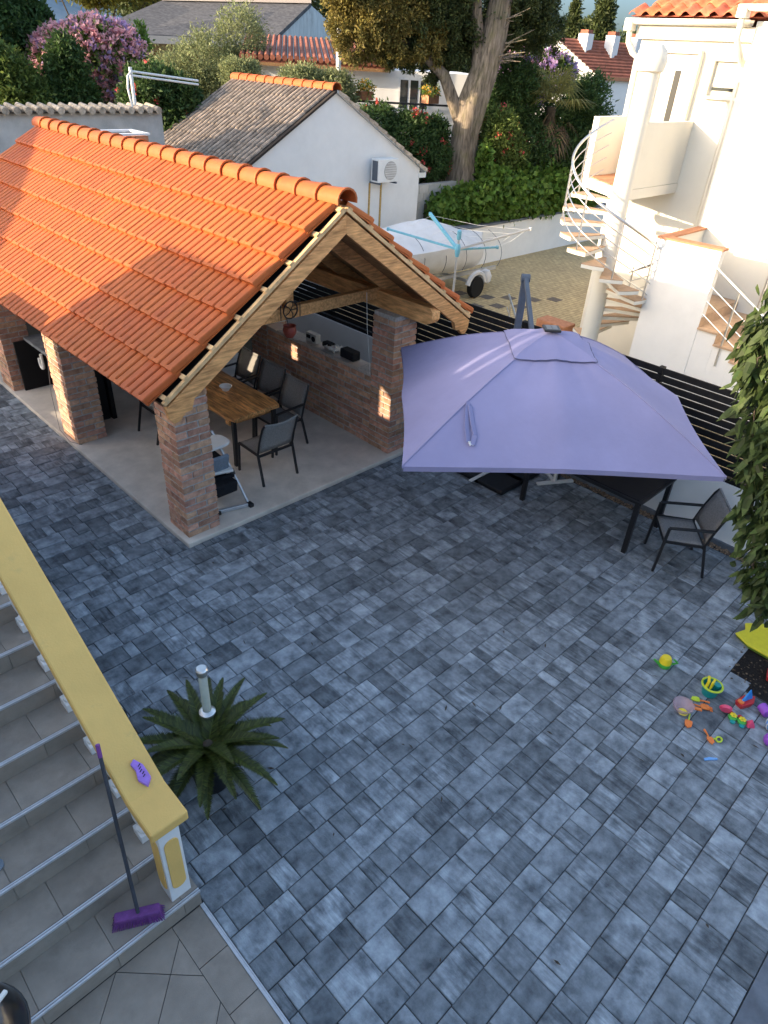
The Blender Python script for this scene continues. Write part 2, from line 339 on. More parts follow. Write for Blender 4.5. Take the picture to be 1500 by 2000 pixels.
# pavers: rows along x, 0.204 wide
ROW = 0.2036; JT = 0.006
def paver_mesh(L, W):
    a, b, c = L/2-JT/2, W/2-JT/2, 0.005
    v = [(-a,-b,-.03),(a,-b,-.03),(a,b,-.03),(-a,b,-.03),(-a,-b,-c*.8),(a,-b,-c*.8),(a,b,-c*.8),(-a,b,-c*.8),(-a+c,-b+c,0),(a-c,-b+c,0),(a-c,b-c,0),(-a+c,b-c,0)]
    f = [(0,1,5,4),(1,2,6,5),(2,3,7,6),(3,0,4,7),(4,5,9,8),(5,6,10,9),(6,7,11,10),(7,4,8,11),(8,9,10,11)]
    return v, f
plist = []
def lay(x0, x1, y0, y1, holes=()):
    j = 0; y = y0
    while y < y1-0.03:
        wd = min(ROW, y1-y); x = x0
        first = True; last = None
        while x < x1-0.02:
            L = random.choices([0.102, 0.204, 0.306, 0.153], [0.24, 0.36, 0.32, 0.08])[0]
            if first: L = random.choice([0.07, 0.15, 0.204, 0.26]); first = False
            if x1-x-L < 0.06: L = x1-x
            cx, cy = x+L/2, y+wd/2
            if not any(h[0]-0.001 < cx < h[1] and h[2] < cy < h[3] for h in holes): plist.append((cx, cy, round(L,3), round(wd,4)))
            x += L
        y += wd; j += 1
lay(0.925, 7.62, -0.42, 5.795, holes=[(5.64, 9, -1, 0.86)])
lay(0.925, 2.885, 5.795, 13.2)
def parea(p):
    x, y, z = proj((p[0], p[1], 0))
    if not (-30 < x < 1530 and -30 < y < 2060): return 0
    return p[2]*p[3]/z**3
plist.sort(key=parea, reverse=True)
pm = {}
V = []; F = []
for i, (x, y, L, W) in enumerate(plist):
    dz = random.uniform(-0.004, 0.004)
    if i < 300:
        k = (L, W)
        if k not in pm: pm[k] = rawmesh('paver', *paver_mesh(L, W), 'paver')
        inst('paver', pm[k], cp, (x+random.uniform(-.0015,.0015), y+random.uniform(-.0015,.0015), dz), (random.uniform(-.009,.009), random.uniform(-.009,.009), random.uniform(-.007,.007)))
    else:
        v, f = paver_mesh(L, W); b = len(V)
        ta, tb = random.uniform(-.006,.006), random.uniform(-.006,.006)
        V += [(a+x, c+y, d+dz+a*ta+c*tb) for a, c, d in v]; F += [tuple(q+b for q in ff) for ff in f]
mo = MB(); mo.v = V; mo.f = F
stuff(mo.build('far_pavers', 'paver', cp))
# kerb strip and slab at the near right
ks = MB().box(0.9, 9.0, -0.60, -0.423, -0.05, 0.004).build('kerb_strip', 'border_stone', bevel=0.004); structure(ks)
ns = structure(MB().box(0.9, 9.0, -6.0, -0.601, -0.06, -0.012).build('near_paving', 'joint'))
for i in range(6):
    for j in range(2):
        MB().box(1.0+i*0.62, 1.615+i*0.62, -1.24-0.62*j, -0.625-0.62*j, -0.03, 0.0).build('slab', 'paver', ns, bevel=0.004)
# gravel strip at the foot of the boundary wall
n = 2600
cx = rng.uniform(7.625, 7.73, n); cy = rng.uniform(0.86, 5.8, n); s_ = rng.uniform(0.008, 0.02, n)
octv = np.array([(1,0,0),(0,1,0),(-1,0,0),(0,-1,0),(0,0,.8),(0,0,-.8)]); octf = np.array([(0,1,4),(1,2,4),(2,3,4),(3,0,4)])
V = (np.stack([cx,cy,rng.uniform(-.01,.015,n)],1)[:,None,:]+octv[None]*s_[:,None,None]*rng.uniform(.7,1.3,(n,6,1))).reshape(-1,3)
F = (np.arange(n)[:,None,None]*6+octf[None]).reshape(-1,3)
o = npmesh('gravel_strip', V, F, 'pebble'); stuff(o); o['label'] = 'brown pebbles along the foot of the white boundary wall'; o['category'] = 'gravel'
# planting bed
structure(MB().box(5.645, 7.72, -0.43, 0.855, -0.05, -0.008).build('planting_bed', 'soil'))
n = 900
V = (np.stack([rng.uniform(5.66,7.6,n),rng.uniform(-.3,.84,n),rng.uniform(-.008,.006,n)],1)[:,None,:]+octv[None]*rng.uniform(.004,.014,n)[:,None,None]*rng.uniform(.5,1.6,(n,6,3))).reshape(-1,3)
o = stuff(npmesh('bark_chips', V, (np.arange(n)[:,None,None]*6+octf[None]).reshape(-1,3), 'soil_bit')); o['label'] = 'dark bark chips strewn over the planting bed'; o['category'] = 'mulch'

# ---- gazebo floor slab
structure(MB().box(2.885, 6.62, 5.80, 13.3, -0.05, 0.05).build('gazebo_floor', 'concrete', bevel=0.012))

# ---- terrace at the stair foot, tiles laid diagonally
tf = structure(MB().box(-2.2, 0.893, -1.2, 2.345, -0.06, -0.008).build('stair_foot_terrace', 'joint'))
y = 2.33
while y > -0.8:
    MB().box(0.69, 0.892, y-0.327, y-0.003, -0.03, 0.0).build('tile', 'step_tile', tf); y -= 0.33
T = 0.335; s2 = math.sqrt(.5)
def clip(poly, ax, val, keep_less):
    out = []
    for i in range(len(poly)):
        a, b = poly[i], poly[(i+1)%len(poly)]
        ia = (a[ax] <= val) == keep_less; ib = (b[ax] <= val) == keep_less
        if ia: out.append(a)
        if ia != ib:
            t = (val-a[ax])/(b[ax]-a[ax]); out.append((a[0]+(b[0]-a[0])*t, a[1]+(b[1]-a[1])*t))
    return out
ox, oy = 0.545, 2.095
for i in range(-9, 9):
    for j in range(-9, 9):
        c = (ox+(i+.5)*T*s2-(j+.5)*T*s2, oy+(i+.5)*T*s2+(j+.5)*T*s2); h = (T-0.005)*s2
        poly = [(c[0]+h,c[1]),(c[0],c[1]+h),(c[0]-h,c[1]),(c[0],c[1]-h)]
        for ax, val, kl in ((0,0.686,True),(0,-1.5,False),(1,2.33,True),(1,0.2,False)):
            if poly: poly = clip(poly, ax, val, kl)
        if len(poly) >= 3: MB().prism(poly, 2, -0.03, 0.0).build('tile', 'step_tile', tf)
structure(MB().box(0.894, 0.912, -1.2, 2.33, -0.05, 0.006).box(0.914, 0.922, -1.2, 2.33, -0.05, 0.003).build('edge_trim', 'nosing'))

# ---- raised garden behind the neighbours' wall, far ground
structure(MB().prism([(12.25,-0.3),(12.25,0.95),(14.0,1.85),(19,2.1),(60,2.3),(60,-0.3)], 0, 14.6, 70).build('garden_terrace', 'garden_soil'))
structure(MB().prism([(15.4,-0.3),(15.4,1.6),(19,2.0),(60,2.3),(60,-0.3)], 0, -30, 14.58).build('back_garden', 'garden_soil'))
# hill on the horizon, far to the left; haze put into its blue-grey colour
hv = []; hf = []; nx, ny = 40, 12
for j in range(ny):
    for i in range(nx):
        az = R_(50+60*i/(nx-1)); d = 1500+160*j
        prof = max(0, math.sin(PI*min(1,max(0,(i-7)/(nx-8)))))**0.7
        h = 330*prof*math.sin(PI*0.5*min(1,(j)/7.0))*(0.85+0.22*math.sin(i*.9+j*.5)+0.08*math.sin(i*2.3))
        hv.append((d*math.cos(az), d*math.sin(az), h-2))
hf = [(j*nx+i, j*nx+i+1, (j+1)*nx+i+1, (j+1)*nx+i) for j in range(ny-1) for i in range(nx-1)]
mo = MB(); mo.v = hv; mo.f = hf; structure(mo.build('hill', 'hill', smooth=True))

# ---- neighbours' yard
yd = structure(MB().box(7.9, 40, -8, 12.1, -0.055, 0.0).build('neighbour_yard', 'yard'))
# paving relief of the yard: block rows in the material
m = MATS['yard']; N = m.node_tree.nodes; L = m.node_tree.links; b = N['Principled BSDF']
src = b.inputs['Base Color'].links[0].from_socket
geo = N.new('ShaderNodeNewGeometry'); bt = N.new('ShaderNodeTexBrick'); bt.inputs['Scale'].default_value = 1.0
bt.inputs['Brick Width'].default_value = 0.2; bt.inputs['Row Height'].default_value = 0.1; bt.inputs['Mortar Size'].default_value = 0.008
bt.inputs['Color1'].default_value = (1,1,1,1); bt.inputs['Color2'].default_value = (.82,.82,.82,1); bt.inputs['Mortar'].default_value = (.5,.48,.45,1)
L.new(geo.outputs['Position'], bt.inputs['Vector'])
mx = N.new('ShaderNodeMixRGB'); mx.blend_type = 'MULTIPLY'; mx.inputs[0].default_value = 1.0
L.new(src, mx.inputs[1]); L.new(bt.outputs[0], mx.inputs[2]); L.new(mx.outputs[0], b.inputs['Base Color'])
for (x, y) in ((13.05,10.45),(13.35,9.85),(13.75,9.5),(14.15,9.05),(12.55,9.55),(13.0,9.25),(13.4,8.9),(14.6,8.75)):
    MB().box(x, x+0.3, y, y+0.3, -0.01, 0.004).build('paving_block', 'yard_dark', yd)
# ================================================================== GAZEBO
AX, AZ, SLP = 4.807, 3.414, 0.68; TH = math.atan(SLP); CT, ST = math.cos(TH), math.sin(TH)
YF, YB = 5.394, 12.85
gz = thing('gazebo', 'brick-pillared timber gazebo with an orange clay-tiled gable roof', 'gazebo', (4.8, 6.0, 0.05))
def zr(x): return AZ-SLP*abs(x-AX)
# brick pieces, three of each kind
def brick_mesh(L, W, H):
    j = lambda: random.uniform(-.003,.003)
    mb = MB().box(-L/2, L/2, -W/2, W/2, -H/2, H/2)
    return [(a+j(), b+j(), c+j()*.8) for a,b,c in mb.v], mb.f
BL, BW, BH, MJ, CP = 0.262, 0.126, 0.063, 0.017, 0.083
bm_ = [rawmesh('brick', *brick_mesh(BL, BW, BH), 'brick') for _ in range(5)]
def pinwheel(x0, y0, sx, sy, k):       # four bricks round a core, mirrored every other course: list of (cx, cy, rotated, length)
    a, h = BL, BW
    if k % 2 == 0:
        return [(x0+(sx-h-MJ)/2, y0+h/2, 0, sx-h-MJ), (x0+sx-h/2, y0+(sy-h-MJ)/2, 1, sy-h-MJ), (x0+sx-(sx-h-MJ)/2, y0+sy-h/2, 0, sx-h-MJ), (x0+h/2, y0+sy-(sy-h-MJ)/2, 1, sy-h-MJ)]
    return [(x0+sx-(sx-h-MJ)/2, y0+h/2, 0, sx-h-MJ), (x0+h/2, y0+(sy-h-MJ)/2, 1, sy-h-MJ), (x0+(sx-h-MJ)/2, y0+sy-h/2, 0, sx-h-MJ), (x0+sx-h/2, y0+sy-(sy-h-MJ)/2, 1, sy-h-MJ)]
def pillar(x0, y0, sx, sy, zt, single):
    core = MB().box(x0+.009, x0+sx-.009, y0+.009, y0+sy-.009, 0.05, zt).build('pillar', 'mortar', gz)
    nk = int((zt-0.05)/CP); J = MB()
    for k in range(nk):
        z = 0.05+k*CP+BH/2+.006
        for cx, cy, rot, L in pinwheel(x0, y0, sx, sy, k):
            dx, dy = random.uniform(-.003,.003), random.uniform(-.003,.003)
            if single:
                inst('brick', random.choice(bm_), core, (cx+dx, cy+dy, z), (0,0,(PI/2 if rot else 0)+random.uniform(-.012,.012)), (L/BL, 1, 1))
            else:
                a, b = (BW/2, L/2) if rot else (L/2, BW/2)
                mb = MB().box(-a, a, -b, b, -BH/2, BH/2); J.add([(p+cx+dx, q+cy+dy, r+z) for p,q,r in mb.v], mb.f)
    if not single: stuff(J.build('brickwork', 'brick', core))
    return core
PS = 0.405
pillar(2.951, 5.896, PS, PS, 2.08, True)
pillar(2.935, 8.745, PS, 0.47, 2.08, True)
pillar(6.10, 5.88, PS, PS, 2.0, True)
pillar(2.915, 11.02, PS, 0.47, 2.08, False)
pillar(6.10, 8.70, PS, PS, 2.0, False)
pillar(6.10, 11.4, PS, PS, 2.0, False)
# back wall of the kitchen end
MB().box(2.93, 6.5, 13.02, 13.15, 0.05, 2.2).build('back_wall', 'grey_wall', gz)
# purlins, rafters, tie beams
def beam_end(mb, x0, x1, y0, y1, z0, z1):           # beam along y with a rounded, carved front end
    pr = [(y0+.05,z1),(y0,z1-.05),(y0,z0+.075),(y0+.035,z0+.03),(y0+.09,z0),(y1,z0),(y1,z1)]
    return mb.prism(pr, 0, x0, x1)
beam_end(MB(), 6.23, 6.37, 5.39, 12.9, 2.0, 2.215).build('purlin', 'wood_new', gz, bevel=0.004)
beam_end(MB(), 3.08, 3.22, 5.60, 12.9, 2.08, 2.23).build('purlin', 'wood_new', gz, bevel=0.004)
HR = 2.167
def rafter(y, side, th=0.055, d=0.15, carved=False):
    x_out = AX+side*HR; x_in = AX+side*0.0
    zo, zi = zr(x_out), AZ; dv = d/CT
    if carved:
        # ogee tail
        xo = x_out; pts = [(x_in, zi), (xo, zo), (xo-side*0.02, zo-dv*0.62), (xo-side*0.07, zo-dv*0.95), (xo-side*0.13, zo-dv*0.86), (xo-side*0.19, zo-dv*0.62+.02), (xo-side*0.26, zo-dv*0.72+.05), (xo-side*0.30, zr(xo-side*0.30)-dv), (x_in, zi-dv)]
    else: pts = [(x_in, zi), (x_out, zo), (x_out, zo-dv), (x_in, zi-dv)]
    return MB().prism(pts, 1, y, y+th).build('rafter', 'wood_slope', gz, bevel=0.003)
ys = [YF, 6.30, 7.2, 8.1, 9.0, 9.9, 10.8, 11.7, 12.6]
for i, y in enumerate(ys):
    for s in (-1, 1): rafter(y+(0.001 if s > 0 else 0), s, carved=True)
for y in (6.362, 9.06, 11.76):
    MB().box(3.10, 6.45, y, y+0.09, 2.10 if y > 7 else 2.105, 2.245).build('tie_beam', 'wood_new', gz, bevel=0.004)
MB().bar((4.807, 6.40, 2.25), (4.807, 6.40, 3.25), 0.1, 0.1).build('king_post', 'wood_new', gz)
# ceiling boards along y, one object each
for s in (-1, 1):
    nb = 17
    for k in range(nb):
        x0 = AX+s*(HR*k/nb+.002); x1 = AX+s*(HR*(k+1)/nb-.002)
        MB().add([(x0,YF+.06,zr(x0)+.002),(x1,YF+.06,zr(x1)+.002),(x1,YF+.06,zr(x1)+.02),(x0,YF+.06,zr(x0)+.02),
                  (x0,YB,zr(x0)+.002),(x1,YB,zr(x1)+.002),(x1,YB,zr(x1)+.02),(x0,YB,zr(x0)+.02)],
                 [(0,1,2,3),(7,6,5,4),(0,4,5,1),(1,5,6,2),(2,6,7,3),(3,7,4,0)]).build('ceiling_board', 'wood_plank', gz)
    # underlay sheet
    xe = AX+s*(HR+.0)
    MB().add([(AX,YF+.075,AZ+.024),(xe,YF+.075,zr(xe)+.024),(xe,YF+.075,zr(xe)+.03),(AX,YF+.075,AZ+.03),(AX,YB,AZ+.024),(xe,YB,zr(xe)+.024),(xe,YB,zr(xe)+.03),(AX,YB,AZ+.03)],
             [(0,1,2,3),(7,6,5,4),(0,4,5,1),(1,5,6,2),(2,6,7,3),(3,7,4,0)]).build('underlay', 'underlay', gz)
    # counter batten along the verge
    for y0 in (YF+.002, YB-.06):
        c0 = Vector((AX+s*.01, y0+.02, AZ+.048)); c1 = Vector((AX+s*(HR+.01), y0+.02, zr(AX+s*(HR+.01))+.048))
        MB().bar(c0, c1, 0.042, 0.036, (0,0,1)).build('counter_batten', 'wood_pale', gz)
    for xb in (2.655, 2.872, 3.186, 3.507, 3.82, 4.121, 4.452, 4.745):
        x = xb if s < 0 else 2*AX-xb
        MB().bar((x, YF+.004, zr(x)+.083), (x, YB, zr(x)+.083), 0.045, 0.03, (-s*-ST, 0, CT) if s < 0 else (ST, 0, CT)).build('batten', 'wood_pale', gz)
# roof tiles
def tile_mesh(Wd, Ln):
    pr = [(0,-.010),(.005,.026),(.013,.040),(.086,.040),(.097,.030),(.102,.0),(.116,.0),(.121,.030),(.131,.040),(.204,.040),(.212,.030),(.217,-.010),(.228,-.010)]
    mid = {5,6}; semi = {4,7}
    secs = [(0.0, 1), (0.032, 1), (0.055, 0), (Ln-.02, 0), (Ln, 0)]
    v = []; f = []; k = len(pr)
    for si, (t, closed) in enumerate(secs):
        for i, (u, h) in enumerate(pr):
            hh = .036 if (closed and (i in mid or i in semi)) else h
            if si == 0: hh -= .007
            # tilt so that the lower end laps over the course below
            v.append((u*Wd/.228, t, hh+0.050*(1-t/Ln)))
    for s in range(len(secs)-1):
        for i in range(k-1): a = s*k+i; f.append((a, a+1, a+1+k, a+k))
    b = len(v)
    for i, (u, h) in enumerate(pr): v.append((u*Wd/.228, 0.004, 0.012))
    for i in range(k-1): f.append((b+i, b+i+1, i+1, i))
    # underside so that the edge shows thickness
    c = len(v); v += [(0,0.004,.012),(Wd,0.004,.012),(Wd,Ln,-.012),(0,Ln,-.012)]; f.append((c+3,c+2,c+1,c))
    f += [(0, c, c+3, (len(secs)-1)*k), (k-1, (len(secs)-1)*k+k-1, c+2, c+1)]
    return v, f
TW, TLEN = 0.228, 0.43
tme = rawmesh('tile', *tile_mesh(TW, TLEN), 'tile_orange')
roof = MB().box(AX-.02, AX+.02, YF+.2, YB-.1, AZ+.03, AZ+.10).build('roof', 'wood_pale', gz)
NT = 32; Y0 = 5.472; PX = 0.3125; X0 = 2.565
J = MB(); tv, tf_ = tile_mesh(TW, TLEN)
for k in range(7):
    x = X0+PX*k
    for i in range(NT):
        # left slope: local x -> -y, local y -> up the slope
        y = Y0+TW*(i+1)
        mtx = Matrix(((0, CT, -ST), (-1, 0, 0), (0, ST, CT)))
        if parea((x, y, 0.2, 0.2)) >= -1:
            jx = random.uniform(-.004,.004)
            e = mtx.to_euler()
            inst('tile', tme, roof, (x+jx-ST*.095, y, zr(x+jx)+CT*.095+random.uniform(-.002,.002)), (e.x+random.uniform(-.006,.006), e.y+random.uniform(-.006,.006), e.z+random.uniform(-.004,.004)))
        # right slope
        mr = Matrix(((0, -CT, ST), (1, 0, 0), (0, ST, CT)))
        xr = 2*AX-x; yy = Y0+TW*i; p0 = Vector((xr+ST*.095, yy, zr(xr)+CT*.095))
        if i == 0: inst('tile', tme, roof, p0, mr.to_euler())
        else: J.add([p0+mr @ Vector(q) for q in tv], tf_)
stuff(J.build('far_slope_tiles', 'tile_orange', roof))
# ridge tiles
def ridge_mesh():
    v = []; f = []; n = 9; secs = [(0,.132),(.03,.132),(.034,.121),(.37,.108)]
    for t, r in secs:
        for j in range(n+1):
            a = PI*(-0.08+1.16*j/n); v.append((r*math.cos(a), t, r*math.sin(a)*0.92))
    for s in range(3):
        for j in range(n): a = s*(n+1)+j; f.append((a,a+1,a+n+2,a+n+1))
    b = len(v)
    for t, r in ((0,.112),(.37,.092)):
        for j in range(n+1):
            a = PI*(-0.08+1.16*j/n); v.append((r*math.cos(a), t, r*math.sin(a)*0.92))
    for j in range(n): f.append((b+j+n+1,b+j+n+2,b+j+1,b+j)); f.append((j+1,j,b+j,b+j+1))
    return v, f
rme = rawmesh('ridge_tile', *ridge_mesh(), 'tile_orange'); rme.shade_smooth()
try: rme.set_sharp_from_angle(angle=R_(35))
except Exception: pass
for i in range(22):
    inst('ridge_tile', rme, roof, (AX+random.uniform(-.004,.004), 5.385+0.34*i, AZ+.125+random.uniform(-.003,.003)), (R_(-1.0),0,random.uniform(-.01,.01)))

# ---- parapet wall between the right pillars
pw = thing('parapet_wall', 'low brick parapet wall between the right gazebo pillars', 'wall', (6.22, 7.5, 0.05))
core = MB().box(6.115, 6.335, 6.287, 8.698, 0.05, 1.10).build('wall_core', 'mortar', pw)
for k in range(12):
    z = 0.05+k*0.086+.04; y = 6.29-(0.13 if k % 2 else 0)
    while y < 8.69:
        a, b = max(y, 6.288), min(y+BL, 8.697)
        if b-a > 0.03:
            inst('brick', random.choice(bm_), pw, (6.17+random.uniform(-.004,.004), (a+b)/2, z), (0,0,PI/2+random.uniform(-.01,.01)), ((b-a)/BL, 0.98, 1.03))
        y += BL+MJ
for k in range(9):                                   # rough cap stones
    y = 6.30+k*0.266
    mb = MB().box(6.10, 6.35, y, y+0.255, 1.085, 1.12+random.uniform(0,.015)); mb.v = [(a+random.uniform(-.012,.012), b+random.uniform(-.006,.006), c+random.uniform(-.006,.006)) for a,b,c in mb.v]
    mb.build('cap_stone', 'stone_pale' if k % 3 else 'mortar', pw)

# ---- kitchen counter with sink at the far end
kc = thing('kitchen_counter', 'outdoor kitchen counter with open dark space below, beyond the second pillar', 'counter', (4.2, 10.6, 0.05))
MB().box(3.22, 3.66, 9.25, 10.98, 0.83, 0.88).build('worktop', 'border_stone', kc, bevel=0.006)  # dark stone colour stands in for the shade on the top
MB().box(3.60, 3.64, 9.25, 10.98, 0.05, 0.83).build('back_panel', 'underlay', kc)  # near-black panels here paint the shade of the cavity below the worktop
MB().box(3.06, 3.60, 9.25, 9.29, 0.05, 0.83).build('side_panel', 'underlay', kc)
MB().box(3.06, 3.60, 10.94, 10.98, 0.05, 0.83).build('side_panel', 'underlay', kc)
pts = [(3.22,10.35,.80),(3.22,10.35,.62)]+[(3.22, 10.35+.06-.06*math.cos(t), .62-.06*math.sin(t)) for t in np.linspace(0,PI,7)]+[(3.22,10.47,.70)]
MB().tube(pts, .022, 8).build('drain_trap', 'white_plastic', kc, smooth=True)
MB().tube([(3.5,10.5,.88),(3.5,10.5,1.12),(3.46,10.5,1.16),(3.36,10.5,1.16),(3.33,10.5,1.12)], .014, 8).build('tap', 'white_plastic', kc, smooth=True)
MB().box(3.66, 3.72, 9.2, 13.0, 0.05, 2.0).build('shade_partition', 'underlay', kc)  # near-black sheet standing in for the shaded kitchen interior
# brick barbecue chimney behind the ridge
ch = thing('barbecue_chimney', 'square brick chimney with pale rim behind the gazebo ridge', 'chimney', (5.9, 12.2, 0.05))
for k in range(4):
    z = 2.90+k*0.13
    for i in range(4):
        MB().box(5.28+i*0.232, 5.50+i*0.232, 11.95, 12.05, z, z+.12).build('block', 'terracotta', ch)
        MB().box(6.11, 6.21, 11.97+i*.14, 12.10+i*.14, z+.002, z+.118).build('block', 'terracotta', ch)
MB().box(5.29, 6.2, 12.06, 12.55, 0.05, 3.37).build('shaft', 'mortar', ch)
MB().box(5.26, 6.23, 11.93, 12.02, 3.425, 3.455).box(5.26, 6.23, 12.50, 12.58, 3.425, 3.455).box(5.26, 5.34, 12.02, 12.50, 3.425, 3.455).box(6.15, 6.23, 12.02, 12.50, 3.425, 3.455).build('rim', 'white_paint', ch)
# ================================================================== BOUNDARY
bw = thing('boundary_wall', 'low white rendered wall carrying the black slat fence', 'wall', (7.8, 5, 0))
MB().box(7.73, 7.90, -3, 13.2, -0.05, 0.80).build('wall_body', 'white_wall', bw)
MB().box(7.70, 7.735, -3, 13.2, 0.0, 0.075).build('plinth', 'border_stone', bw)
fn = thing('slat_fence', 'black horizontal slat fence on top of the white boundary wall', 'fence', (7.8, 5, 0.8))
MB().box(7.745, 7.885, -3, 13.2, 0.803, 0.86).build('bottom_rail', 'fence_black', fn)
posts = [-2.9, -0.9, 1.1, 3.1, 5.1, 7.1, 9.1, 11.1, 13.1]
for y in posts: MB().box(7.80, 7.86, y-.03, y+.03, 0.86, 1.845).build('post', 'fence_black', fn)
for i in range(len(posts)-1):
    for k in range(11):
        z = 0.875+k*0.0895
        MB().box(7.775, 7.797, posts[i]-.028, posts[i+1]-.034, z, z+0.074).build('slat', 'fence_black', fn)

# ================================================================== STAIRS
RISE, GO = 0.16, 0.306
st = thing('outdoor_staircase', 'beige tiled outdoor staircase with pale metal nosings', 'stairs', (0, 2.4, 0))
NS = 14
for i in range(NS):
    y0 = 2.335+GO*i; z1 = RISE*(i+1); xr = 0.915 if i == 0 else 0.93
    stp = MB().box(-1.5, xr-.002, y0+.006, 2.335+GO*NS+.6, RISE*i+ (0.0 if i else -.03), z1-.012).build('step', 'step_tile' if i else 'step_tile', st)
    x = xr-random.uniform(.05,.2) if i else 0.86; xs = [xr]
    off = [0.0,0.16,0.32,0.1,0.27,0.05,0.2][i%7]
    xs = [xr]+[xr-.12-off-.45*k for k in range(6) if xr-.12-off-.45*k > -1.45]+[-1.5]
    for a, b in zip(xs[1:], xs[:-1]):
        MB().box(a+.002, b-.002, y0+.028, y0+GO+.004, z1-.0115, z1).build('tread_tile', 'step_tile', stp)
        MB().box(a+.002, b-.002, y0, y0+.0055, RISE*i+.002, z1-.02).build('riser_tile', 'step_tile', stp)
    MB().box(-1.5, xr, y0-.005, y0+.007, z1-.014, z1+.003).box(-1.5, xr, y0+.012, y0+.022, z1-.012, z1+.0025).build('nosing', 'nosing', stp)
zt = RISE*NS; yt = 2.335+GO*NS
structure(MB().box(-1.5, 0.93, yt+.0, 8.30, 0, zt-.003).build('stair_landing', 'step_tile'))
structure(MB().box(-1.9, 0.93, 8.301, 8.70, 0, 1.98).box(0.5, 0.93, 8.701, 9.80, 0, 2.6).box(0.55, 0.93, 9.801, 14.5, 0, 0.62).build('unseen_shade_walls', 'cream_wall'))  # unseen walls added to keep low sun off pillar foot, floor and passage

# balustrade
bl = thing('stair_balustrade', 'white balustrade with a wide yellow sloping handrail beside the stairs', 'balustrade', (0.82, 2.45, 0.16))
ks_, kz, sl_ = 2.62, 1.005, 0.567
def capz(y): return kz+max(0, y-ks_)*sl_
prof = []
y_end = 6.7
top = [(2.35, 1.0), (ks_, kz), (y_end, capz(y_end))]; bot = [(y_end, capz(y_end)-.085), (ks_+.02, kz-.078), (2.35, 0.922)]
MB().prism(top+bot, 0, 0.70, 0.94).build('handrail_cap', 'yellow_paint', bl, bevel=0.012)
mbp = MB().box(0.745, 0.882, 2.385, 2.53, 0.16, 0.92); post = mbp.build('end_post', 'white_paint', bl, bevel=0.004)
def oval(x0, x1, z0, z1, n=8):
    r = (x1-x0)/2; cx = (x0+x1)/2; p = []
    for k in range(n+1): a = PI*k/n; p.append((cx+r*math.cos(a), z1-r+r*math.sin(a)))
    for k in range(n+1): a = PI+PI*k/n; p.append((cx+r*math.cos(a), z0+r+r*math.sin(a)))
    return p
MB().prism(oval(0.768, 0.862, 0.28, 0.80), 1, 2.378, 2.386).build('yellow_panel', 'yellow_paint', post, bevel=0.002)
MB().prism(oval(2.41, 2.51, 0.26, 0.80), 0, 0.738, 0.747).build('yellow_panel', 'yellow_paint', post, bevel=0.002)
bprof = [(.055,0),(.055,.02),(.035,.035),(.045,.06),(.062,.13),(.066,.19),(.055,.27),(.034,.36),(.026,.44),(.030,.50),(.040,.52),(.034,.54)]
for i in range(1, NS-1):
    y = 2.335+GO*i+0.185; z0 = RISE*(i+1); h = capz(y)-.09-z0
    b0 = MB().box(0.765, 0.885, y-.06, y+.06, z0, z0+.07).build('baluster', 'white_paint', bl, bevel=0.003)
    MB().lathe([(r, z0+.07+z/.54*(h-.12)) for r, z in bprof], (0.825, y, 0), 14).build('turned_shaft', 'white_paint', b0, smooth=True)
    MB().box(0.775, 0.875, y-.05, y+.05, z0+h-.055, z0+h+.03).build('cap_block', 'white_paint', b0)
# dark flower pots standing in a row behind the balustrade
for k, (x, y) in enumerate(((1.06,4.62),(1.06,4.38),(1.06,4.14),(1.06,3.88))):
    o = MB().lathe([(.09,0),(.13,.26),(.145,.26),(.145,.30),(.125,.30),(.115,.25),(.0,.25)], (x,y,0), 18).build('flower_pot', 'pot_black', at=(x,y,0), smooth=True)
    tag(o, ['black pot behind the yellow handrail, farthest up the row','black pot behind the yellow handrail, second from the top','black pot behind the yellow handrail, third from the top','black pot behind the yellow handrail, lowest of the row'][k], 'pot', 'black pots behind the handrail')

# broom leaning on the handrail
br = thing('broom', 'broom with purple bristles and dark handle leaning on the yellow handrail', 'broom', (0.54, 2.44, 0.16))
bx0, bx1 = Vector((0.42, 2.50, 0.225)), Vector((0.66, 2.37, 0.225))
MB().bar(bx0, bx1, 0.065, 0.045).build('head', 'purple', br, bevel=0.012)
dirx = (bx1-bx0).normalized(); dirn = Vector((-dirx.y, dirx.x, 0)); B = MB()
for k in range(34):
    for j in range(7):
        p = bx0+(bx1-bx0)*((k+.5)/34)+dirn*((j-3)*.009)
        q = p+dirx*((k-16.5)*.0014+random.uniform(-.004,.004))+dirn*((j-3)*.006)+Vector((0,0,-.063)); B.tube([p-Vector((0,0,.01)), q], [.0036,.0028], 4, False)
stuff(B.build('bristles', 'purple', br))
hp = Vector((0.545, 2.43, 0.24)); ht = Vector((0.69, 2.86, 1.33))
MB().tube([hp, hp.lerp(ht, .93)], .012, 8).build('handle', 'dark_pole', br, smooth=True)
MB().tube([hp.lerp(ht, .93), ht], .0135, 8).build('grip', 'purple', br, smooth=True)
